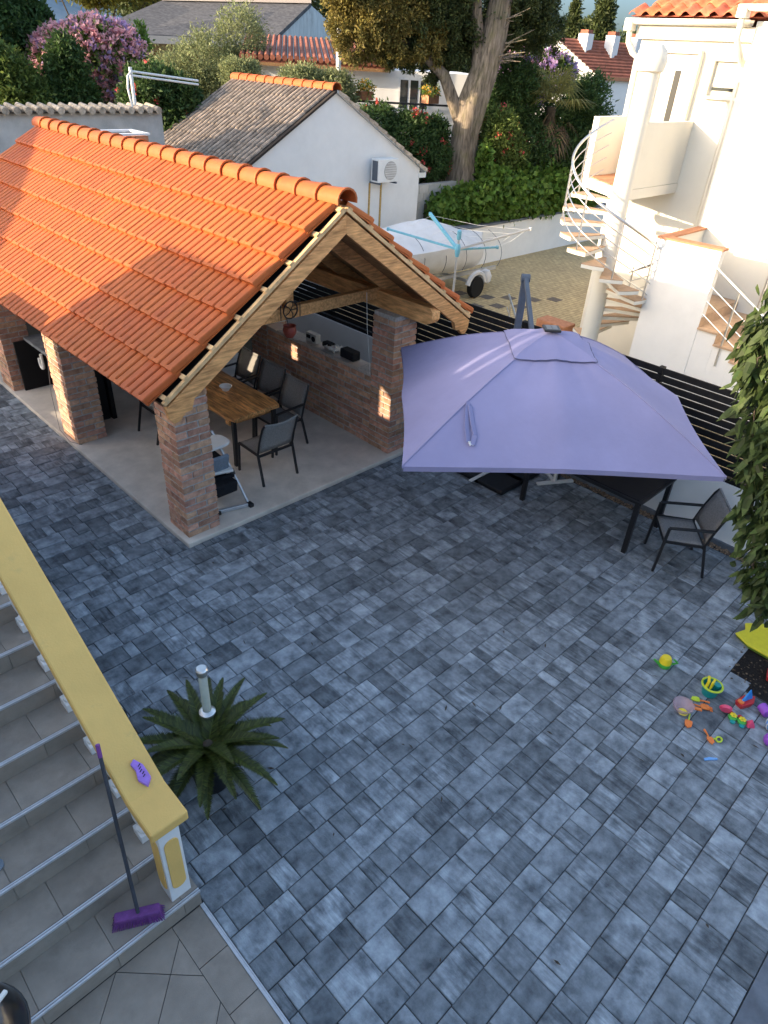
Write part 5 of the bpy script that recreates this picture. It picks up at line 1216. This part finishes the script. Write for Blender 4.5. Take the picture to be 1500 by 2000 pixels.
# right background house
h4 = thing('red_roofed_house', 'white house with red tiled roof and chimneys left of the near white house', 'house', (29, 17, 2))
a4, b4 = Vector((26.55,17.95,0)), Vector((27.5,16.45,0))       # left gable corner, near corner
ev = Vector((31.6,15.1,0)); u4 = (ev-b4).normalized(); w4 = (a4-b4).normalized()
def P4(s, t, z): p = b4+u4*s+w4*t; return (p.x,p.y,z)
rt = (a4-b4).length
MB().add([P4(0,0,1.5),P4(8,0,1.5),P4(8,0,4.42),P4(0,0,4.42),P4(0,2*rt,1.5),P4(8,2*rt,1.5),P4(8,2*rt,4.42),P4(0,2*rt,4.42),P4(0,rt,5.5),P4(8,rt,5.5)],
         [(0,1,2,3),(5,4,7,6),(4,0,3,8,7),(1,5,6,9,2),(0,4,5,1),(3,2,9,8),(7,8,9,6)]).build('wall', 'white_wall', h4)
for k in range(12):
    t0, t1 = k/12*rt*1.06-.06*rt, (k+1.1)/12*rt*1.06-.06*rt
    z0, z1 = 4.45+(5.58-4.45)*(t0/rt), 4.45+(5.58-4.45)*(t1/rt)
    MB().add([P4(-.15,t0,z0+.06),P4(8,t0,z0+.06),P4(8,t1,z1+.01),P4(-.15,t1,z1+.01),P4(-.15,t0,z0-.02),P4(8,t0,z0-.02)], [(0,1,2,3),(4,5,1,0)]).build('tile_course', 'tile_far', h4)
for s, t, ww in ((.95,.86*rt,.42),(1.95,.72*rt,.40),(3.3,.80*rt,.40)):
    c = Vector(P4(s,t,0)); cm = MB().box(c.x-ww/2, c.x+ww/2, c.y-ww/2, c.y+ww/2, 4.9, 5.78).build('chimney', 'white_wall', h4); MB().box(c.x-ww*.4, c.x+ww*.4, c.y-ww*.4, c.y+ww*.4, 5.781, 5.90).build('chimney_cap', 'tile_far', cm)
MB().tube([P4(-.05,-.1,4.35),P4(-.02,-.08,4.1),P4(-.03,-.06,1.5)], .05, 8).build('downpipe', 'blue_plastic', h4)
MB().bar(P4(-.15,-.08,4.40), P4(8,-.08,4.40), .14, .12).build('gutter', 'terracotta', h4)
# wall below it

# ================================================================== OWN HOUSE (behind and left of the viewer; shades the courtyard)
oh = thing('own_house', 'the house the stairs lead up to, shading the courtyard', 'house', (-5, 0, 0))
MB().box(-9, -2.0, -9, 8.30, -.05, 4.019).build('wall', 'cream_wall', oh)
for y0, y1 in ((-9,7.31),(7.39,7.51),(7.60,8.30)): MB().box(-2.12, -2.0, y0, y1, 4.02, 4.66).build('roof_parapet', 'cream_wall', oh)  # unseen parapet, its slots shaped to let sun streaks onto the parasol
MB().box(-9, -2.0, 8.301, 9.48, -.05, 4.47).box(-4.5, -2.0, 9.481, 9.90, 3.2, 4.47).build('wing_wall', 'cream_wall', oh)  # overhang with open space below, shaped to let a sun patch reach the pillar
# annexe farther off: gable pitch 0.44
an = thing('annexe', 'gabled annexe left of the gazebo, its roof shading the gazebo end', 'house', (-8, 18, 0))
xb_ = -7.5; xa_ = -4.8; pts = [(11.4+7.5*.466, 3.05+2.03), (16.4+7.5*.466, 5.40+2.03), (20.4+7.5*.466, 3.5+2.03)]
MB().prism([(pts[0][0],-.05),(pts[2][0],-.05),pts[2],pts[1],pts[0]], 0, xb_, xa_).build('wall', 'cream_wall', an)
p = [(y, z+.02) for y, z in pts]
MB().add([(xa_+.05,*p[0]),(xa_+.05,*p[1]),(xb_,*p[1]),(xb_,*p[0]),(xa_+.05,*p[2]),(xb_,*p[2])], [(0,1,2,3),(1,4,5,2)]).build('roof', 'tile_far', an)
# ================================================================== VEGETATION
def bush(name, label, cat, base, blobs, n, size, m, group=None, flowers=None, stem=True, k=1.0, **kw):
    if k != 1.0:
        base = (base[0]*k, base[1]*k, 4.75+(base[2]-4.75)*k); blobs = [(b[0]*k, b[1]*k, 4.75+(b[2]-4.75)*k, b[3]*k, b[4]*k, b[5]*k) for b in blobs]; size *= k; flowers = [(fm, fn_, fs*k) for fm, fn_, fs in flowers] if flowers else None
    t = thing(name, label, cat, base, group)
    leaf_cloud('crown', blobs, n, size, m, t, **kw)
    if stem:
        for q in range(4):
            b = blobs[q % len(blobs)]; MB().tube([base, ((base[0]*2+b[0])/3+.1*q-.2, (base[1]*2+b[1])/3, base[2]+(b[2]-base[2])*.5), (b[0], b[1], b[2])], [.06,.045,.02], 6).build('stem', 'bark_dark', t, smooth=True)
    for fm, fn_, fs in (flowers or []):
        leaf_cloud('blossom', [(b[0],b[1],b[2]+.05*b[5],b[3]*1.02,b[4]*1.02,b[5]*1.02) for b in blobs], fn_, fs, fm, t, asp=.85, per=14, spread=.09, shell=.93)
    return t
# left edge: dark evergreen, shrubs, oleanders
bush('evergreen_tree', 'tall dark evergreen tree at the upper left corner', 'tree', (6.9,18.8,1.9), [(6.5,18.9,4.4,1.05,1.0,1.3),(6.9,18.5,3.5,.8,.8,1.1),(6.0,19.0,5.2,.9,.9,1.0),(7.2,18.6,4.7,.42,.4,.8),(6.0,18.6,3.2,.9,.8,1.0)], 46000, .13, 'leaf_dark', per=70, spread=.14, k=1.5)
bush('shrub', 'yellow-green shrub in front of the dark evergreen at the left edge', 'shrub', (9.0,25.2,1.6), [(8.9,25.3,3.35,.75,.7,.9),(9.4,25.1,2.8,.8,.7,.7),(8.4,25.4,3.9,.5,.5,.7)], 16000, .16, 'leaf_green', per=24, spread=.2)
bush('oleander_bush', 'large oleander full of pink blossom above the grey wall', 'shrub', (12,26.4,1.6), [(11.2,26.7,3.85,1.0,.9,1.0),(12.1,26.3,4.2,1.1,.9,.95),(12.85,26.0,3.9,.8,.8,1.15),(12.3,26.3,3.2,1.2,.8,.9),(11.1,26.8,3.1,1.0,.8,.9),(12.9,25.9,3.0,.8,.7,.8)], 40000, .17, 'leaf_green', flowers=[('flower_pink', 26000, .13), ('flower_lilac', 5000, .12)], per=24)
bush('shrub', 'dark green upright shrub in front of the pink oleander', 'shrub', (10.5,24.9,1.6), [(10.5,24.9,3.75,.55,.5,1.0),(10.6,24.9,3.0,.7,.6,.8),(10.1,25.0,2.9,.7,.6,.7)], 20000, .15, 'leaf_dark', per=24)
bush('shrub', 'dark green hedge shrub behind the white pipe frame', 'shrub', (9.4,17.4,1.8), [(9.25,17.4,3.75,.6,.6,.5),(9.75,17.1,3.6,.5,.5,.5),(9.0,17.6,3.4,.5,.5,.5),(9.6,17.2,3.1,.7,.6,.6)], 24000, .11, 'leaf_dark', per=24, flowers=[('flower_red', 220, .07)])
bush('shrub', 'slender light green sapling before the ochre house', 'shrub', (10.6,20.4,1.9), [(10.75,20.4,4.4,.2,.2,.7),(10.9,20.2,3.4,.35,.3,.5)], 4500, .11, 'leaf_vine', per=16, k=1.3)
# pine and woods behind the houses
bush('pine_tree', 'yellow-green pine behind the grey-roofed house', 'tree', (13.5,29,2.2), [(12.1,29.0,6.75,1.0,1.0,.5),(13.2,29.0,6.9,1.6,1.2,.9),(14.6,28.4,6.9,1.8,1.3,.8),(15.9,28.2,6.8,1.4,1.2,.7),(13.4,28.6,6.1,.8,.8,.45)], 52000, .16, 'leaf_pine', per=40, spread=.2, k=1.4)
wdl = leaf_cloud('far_woods', [(27.2, 49.6, 7.71, 3.52, 3.2, 1.92), (32.0, 48.0, 7.71, 3.84, 3.2, 1.92), (37.6, 46.4, 7.07, 3.84, 3.2, 2.24), (42.4, 44.0, 6.75, 3.84, 3.2, 2.08), (46.4, 41.6, 5.95, 3.2, 3.2, 2.08), (54.4, 43.2, 5.79, 4.8, 3.2, 2.24), (62.4, 38.4, 5.15, 4.8, 3.2, 1.76), (72.0, 41.6, 5.15, 5.6, 3.2, 1.92)], 60000, .40, 'leaf_cypress', None, per=36, spread=.2); stuff(wdl)
wdl['label'] = 'dark mass of far trees behind the houses'; wdl['category'] = 'woods'
# olive tree
ol = thing('olive_tree', 'grey-green olive tree growing beside the garage roof', 'tree', (10.4,17.4,1.8))
trunk_part(ol, [(10.4,17.4,1.6),(10.45,17.4,2.4),(10.6,17.3,3.1)], [.16,.13,.08])
for q in ((10.0,17.6,3.8),(11.0,17.1,4.0),(11.6,16.9,4.7),(10.5,17.3,4.4),(12.2,16.8,3.9)): MB().tube([(10.55,17.35,2.9),((10.55+q[0])/2,17.3,(2.9+q[2])/2+.1),q], [.07,.045,.015], 6).build('limb', 'bark_dark', ol, smooth=True)
leaf_cloud('crown', [(10.05,17.6,3.9,.75,.6,.65),(10.7,17.2,4.35,.8,.6,.6),(11.55,16.9,5.0,.6,.5,.55),(11.2,17.1,3.9,.9,.6,.6),(9.75,17.5,3.1,.65,.5,.55),(10.3,17.3,3.2,.8,.6,.6),(12.0,16.9,4.2,.6,.5,.5),(11.9,16.9,3.8,.9,.5,.45),(9.4,16.9,2.6,.6,.5,.4)], 52000, .085, 'leaf_olive', ol, asp=.26, per=22, spread=.2)
push(ol, 1.18)
bush('shrub', 'loose green bush right of the olive behind the garage ridge', 'shrub', (13.2,17.2,1.9), [(12.6,18.6,4.1,.6,.5,.35),(13.4,16.9,4.0,.7,.5,.38),(14.1,16.4,3.8,.6,.5,.5)], 16000, .09, 'leaf_olive', per=20)
# big conifer with forked trunk
co = thing('conifer_tree', 'big old conifer with thick pale forked trunk and crown coloured golden on its sunlit side', 'tree', (16.3,13.5,1.8))
def ribbed(pts, r, nme, n=18, amp=.11, seed=0):
    o = MB().tube(pts, r, n).build(nme, 'bark', co, smooth=True); me = o.data; cs = [Vector(p) for p in pts]
    for v in me.vertices:
        i = v.index//n; j = v.index % n
        if i < len(pts):
            c = cs[i]-wloc(co); d = v.co-c; v.co = c+d*(1+amp*math.sin(j*2*PI/n*5+i*.25+seed)+amp*.5*math.sin(j*2*PI/n*9+i*.6))
    return o
tp = [(16.25,13.45,1.5),(16.22,13.46,1.9),(16.20,13.47,2.5),(16.20,13.46,3.1),(16.28,13.38,3.8),(16.42,13.22,4.5),(16.52,13.10,5.2),(16.58,13.05,6.0),(16.65,12.95,7.6)]
ribbed(tp, [.50,.42,.37,.36,.38,.33,.29,.26,.18], 'trunk')
ribbed([(16.1,13.55,3.3),(15.85,13.68,3.8),(15.55,13.80,4.35),(15.0,14.1,4.8),(14.4,14.4,5.1)], [.18,.16,.14,.10,.06], 'limb', 12, .06, 1)
ribbed([(16.35,13.3,4.2),(16.3,13.35,4.9),(16.15,13.45,5.7),(16.0,13.6,7.0)], [.20,.18,.15,.1], 'limb', 12, .06, 2)
for k in range(16):
    z0 = random.uniform(4.4,5.5); a = R_(-30+random.uniform(-25,25)); p = Vector((16.50,13.12,z0)); l = random.uniform(.5,1.5)
    q = p+Vector((math.cos(a-.6)*l*.7, math.sin(a-.6)*l*.7, random.uniform(.0,.5))); m_ = p.lerp(q,.5)+Vector((0,0,random.uniform(-.1,.12)))
    MB().tube([p,m_,q], [.03,.018,.006], 5).build('bare_branch', 'bark', co)
leaf_cloud('crown', [(13.6,14.8,5.25,.9,.7,.7),(14.4,14.3,5.0,.75,.6,.5),(14.3,14.6,5.7,1.0,.8,.8),(15.1,14.0,5.05,.5,.5,.5),(13.5,14.9,6.0,1.0,.8,.7),(14.1,14.4,4.72,.4,.35,.3)], 78000, .085, 'leaf_sunlit', co, asp=.4, per=130, spread=.12, shell=.45)  # left side of the crown, sunlight put into the leaf colour
leaf_cloud('shaded_crown', [(15.2,14.2,5.5,1.0,.8,.9),(16.0,14.0,5.4,.8,.8,.9),(14.6,14.6,5.1,.9,.6,.7),(15.6,14.3,4.6,.5,.5,.45),(15.4,14.0,6.4,1.3,1.0,.8),(17.3,13.3,5.6,.9,.8,.7),(18.1,12.9,5.5,.75,.7,.65),(17.0,13.9,5.1,.8,.7,.5),(17.6,13.2,6.2,1.1,.9,.7)], 86000, .085, 'leaf_cypress', co, asp=.4, per=130, spread=.12, shell=.45)  # interior and right side, shade put into the darker leaf colour
# red oleanders, lilac tree, palm, mixed shrubs on the terrace
bush('oleander_bush', 'red-flowering oleander beside the garage verge below the balcony', 'shrub', (14.6,14.2,1.8), [(14.0,14.6,3.15,.6,.5,.55),(14.7,14.1,2.9,.75,.55,.65),(15.2,13.8,2.5,.6,.5,.5),(14.3,14.3,2.5,.6,.5,.5)], 26000, .10, 'leaf_dark', flowers=[('flower_red', 700, .06)], per=20)
bush('oleander_bush', 'red-flowering oleander just left of the thick trunk', 'shrub', (15.6,13.9,1.8), [(15.5,13.95,2.75,.42,.4,.7),(15.8,13.9,2.4,.4,.4,.4)], 11000, .10, 'leaf_dark', flowers=[('flower_red', 260, .07)], per=20)
bush('oleander_bush', 'red-flowering oleander just right of the thick trunk', 'shrub', (17.2,13.0,1.8), [(17.1,13.0,3.05,.55,.5,.65),(17.4,12.9,2.6,.6,.5,.6)], 16000, .10, 'leaf_green', flowers=[('flower_red', 520, .06)], per=20)
bush('lilac_tree', 'lilac-flowering bush above the fan palm', 'shrub', (20.8,15.0,1.9), [(20.0,15.3,4.55,.9,.7,.6),(21.2,14.5,4.5,.9,.7,.5),(20.6,15.2,4.0,1.2,.8,.6)], 20000, .12, 'leaf_green', flowers=[('flower_lilac', 7000, .11), ('flower_pink', 1800, .10)], per=22)
bush('shrub', 'dark evergreen mass between the trunk and the fan palm', 'shrub', (18.6,13.4,1.9), [(18.3,13.6,3.6,.8,.7,.8),(18.0,13.3,4.3,.6,.5,.5),(18.6,12.9,2.7,.9,.7,.6),(19.7,12.9,3.3,.7,.5,.6),(19.7,12.6,2.5,.8,.6,.6),(20.6,12.5,3.6,.6,.6,1.0),(20.4,12.3,2.6,.8,.6,.7)], 42000, .11, 'leaf_dark', per=24)
bush('shrub', 'clipped green conifer beside the red-roofed house corner', 'shrub', (21.2,13.2,1.9), [(21.1,13.1,3.7,.6,.5,.7),(21.4,13.2,3.0,.6,.5,.7)], 14000, .10, 'leaf_green', per=24)
pa = thing('fan_palm', 'fan palm with drooping dry skirt among the shrubs', 'palm', (19.1,12.75,1.9))
trunk_part(pa, [(19.1,12.75,1.7),(19.1,12.75,2.6),(19.08,12.77,3.75)], [.16,.15,.13])
for k in range(40):
    dry = k >= 26; a = k*2.4; el = R_(random.uniform(-5,72)) if not dry else R_(random.uniform(-70,-35)); L = random.uniform(1.0,1.35)
    c = Vector((19.08,12.77,3.85 if not dry else 3.7)); d = Vector((math.cos(a)*math.cos(el), math.sin(a)*math.cos(el), math.sin(el))); hub_ = c+d*L*.5
    sd0 = d.cross(Vector((0,0,1))).normalized(); up = sd0.cross(d); mb = MB().tube([c,hub_], .012, 4)
    for j in range(15):
        t = R_(-105+210*j/14); e = (d*math.cos(t)+sd0*math.sin(t)).normalized(); ll = L*.62*(.75+.25*math.cos(t)); tip = hub_+e*ll+up*.05-Vector((0,0,.14+.1*abs(math.sin(t)))); wv = e.cross(up)*.022
        mid_ = hub_+e*ll*.55+up*.05; mb.add([hub_, mid_+wv, tip, mid_-wv], [(0,1,2,3)])
    mb.build('fan_leaf', 'leaf_dry' if dry else 'leaf_palm', pa)
# vine hedge along the yard wall
vh = thing('vine_hedge', 'bright green vine hedge tumbling over the low white wall', 'hedge', (17.5,12.5,1.0))
leaf_cloud('foliage', [(15.2,12.9,1.35,.7,.5,.35),(15.9,12.65,1.45,.8,.5,.45),(16.9,12.5,1.6,.9,.5,.55),(17.9,12.45,1.65,.9,.5,.55),(18.9,12.4,1.65,.9,.5,.55),(19.9,12.4,1.7,.9,.5,.55),(20.9,12.4,1.6,.9,.5,.5),(16.6,12.4,2.05,.25,.2,.3),(16.45,12.9,2.4,.16,.16,.5)], 30000, .15, 'leaf_vine', vh, asp=.8, per=14, spread=.22, droop=.5)
for k in range(5): MB().tube([(15.3+1.1*k,12.7,1.0),(15.4+1.1*k,12.5,1.5),(15.8+1.1*k,12.4,1.9)], .02, 6).build('stem', 'bark_dark', vh)
# cypresses on the skyline
def cypress(label, x, y, z0, z1, r, n, top=.12):
    t = thing('cypress_tree', label, 'tree', (x,y,z0), 'cypresses on the skyline'); MB().tube([(x,y,2),(x,y,z1-1)], [.2,.06], 6).build('trunk', 'bark_dark', t)
    leaf_cloud('crown', [(x,y,z0+(z1-z0)*k/7, r*(1-(1-top)*max(0,(k-2.5)/4.5)), r*(1-(1-top)*max(0,(k-2.5)/4.5)), (z1-z0)/7) for k in range(8)], n, .28, 'leaf_cypress', t, per=26, spread=.25)
cypress('pointed dark cypress on the skyline beside the big conifer', 41.9,27.5,3.0,7.6,.75,15000,.12)
cypress('tall blunt cypress standing alone against the sky', 51.2,31.2,3.0,8.1,.72,15000,.75)
pt = thing('umbrella_pine', 'small far pine between the two skyline cypresses', 'tree', (59.2,37.3,2.5)); MB().tube([(59.2,37.3,2.4),(59.3,37.2,6.8)], [.25,.12], 6).build('trunk', 'bark_dark', pt)
leaf_cloud('crown', [(58.6,37.6,7.2,1.1,.8,.35),(59.8,37.0,7.6,1.3,.8,.35),(59.0,37.4,6.6,.9,.7,.3),(60.4,36.6,6.9,.9,.7,.3)], 7000, .3, 'leaf_cypress', pt, per=20, spread=.25)
bush('far_shrub', 'light green bushes on the skyline behind the chimneys', 'shrub', (46,24.8,3), [(45.5,25.6,5.2,1.3,1,.8),(47.5,24.0,5.2,1.2,1,.9),(49.0,22.6,5.4,1.2,1,1.0)], 10000, .28, 'leaf_green', per=20)
# drooping tree at the right edge
pe = thing('drooping_tree', 'tree with long drooping leaves hanging at the right edge', 'tree', (6.45,0.25,0))
trunk_part(pe, [(6.45,.25,-.02),(6.4,.3,.9),(6.2,.45,1.9),(5.8,.75,2.8),(5.35,1.0,3.45)], [.075,.065,.055,.04,.025])
def lance(nme, strands, n_leaf, L, m):
    Vv = []; 
    for pts in strands:
        P_ = np.array(pts); k = len(P_)-1
        for _ in range(n_leaf):
            t = random.random()*k; i = min(k-1,int(t)); c = P_[i]*(1-(t-i))+P_[i+1]*(t-i)+rng.normal(size=3)*np.array((.045,.045,.05))
            a = random.uniform(0,2*PI); d = np.array((math.cos(a)*.55, math.sin(a)*.55, -random.uniform(.45,1.3))); d /= np.linalg.norm(d)
            s = np.cross(d, rng.normal(size=3)); s /= np.linalg.norm(s); nrm_ = np.cross(d,s); l = L*random.uniform(.45,1.2); w_ = l*.15
            q = [c, c+d*l*.3+s*w_+nrm_*w_*.35, c+d*l*.68+s*w_*.8-nrm_*w_*.2, c+d*l-nrm_*l*.12, c+d*l*.68-s*w_*.8-nrm_*w_*.2, c+d*l*.3-s*w_+nrm_*w_*.35]
            mid1 = c+d*l*.3; mid2 = c+d*l*.68-nrm_*w_*.45
            Vv += [q[0],q[1],mid1,q[5], q[1],q[2],mid2,mid1, q[5],mid1,mid2,q[4], q[2],q[3],q[4],mid2]
    V_ = np.array(Vv); V_ = V_.reshape(-1,3); F_ = np.arange(len(V_)).reshape(-1,4); return npmesh(nme, V_, F_, m, pe)
STR = []
STR = [[[5.007, 1.372, 3.683], [5.021, 1.364, 3.505], [5.028, 1.354, 3.32], [5.028, 1.342, 3.13], [5.019, 1.327, 2.934]], [[5.08, 1.409, 3.58], [5.083, 1.342, 3.312], [5.07, 1.268, 3.036], [5.041, 1.186, 2.754], [4.994, 1.098, 2.467]], [[4.979, 1.356, 3.16], [4.982, 1.3, 2.963], [4.976, 1.24, 2.762], [4.962, 1.177, 2.559], [4.938, 1.11, 2.354]], [[5.029, 1.226, 2.89], [5.015, 1.179, 2.684], [4.992, 1.128, 2.476], [4.96, 1.073, 2.265], [4.918, 1.016, 2.054]], [[4.848, 1.144, 3.257], [4.864, 1.071, 3.011], [4.866, 0.991, 2.759], [4.854, 0.905, 2.502], [4.827, 0.814, 2.243]], [[4.989, 1.113, 2.462], [4.982, 1.04, 2.239], [4.965, 0.964, 2.014], [4.938, 0.883, 1.789], [4.901, 0.799, 1.563]], [[4.945, 0.966, 2.544], [4.925, 0.889, 2.293], [4.892, 0.808, 2.041], [4.846, 0.722, 1.788], [4.786, 0.632, 1.536]], [[5.018, 1.008, 2.241], [5.006, 0.931, 2.025], [4.984, 0.851, 1.808], [4.954, 0.767, 1.592], [4.915, 0.681, 1.377]], [[4.877, 0.88, 2.606], [4.856, 0.794, 2.348], [4.819, 0.702, 2.088], [4.769, 0.606, 1.829], [4.704, 0.507, 1.571]], [[5.053, 0.855, 2.034], [5.048, 0.802, 1.854], [5.037, 0.747, 1.673], [5.021, 0.689, 1.491], [4.998, 0.63, 1.31]], [[4.892, 1.18, 3.44], [4.895, 1.095, 3.201], [4.885, 1.005, 2.956], [4.861, 0.908, 2.708], [4.823, 0.807, 2.459]], [[5.125, 1.458, 3.387], [5.108, 1.44, 3.306], [5.09, 1.421, 3.225], [5.07, 1.402, 3.143], [5.048, 1.382, 3.06]]]
leaf_o = lance('foliage', STR, 115, .17, 'leaf_peach')
for pts in STR: MB().tube([(5.35,1.0,3.45) if pts[0][2] > 2.7 else (5.8,.75,2.8)]+[tuple(p) for p in pts], [.012]+[.008,.007,.006,.005,.004], 5).build('branch', 'bark_dark', pe)
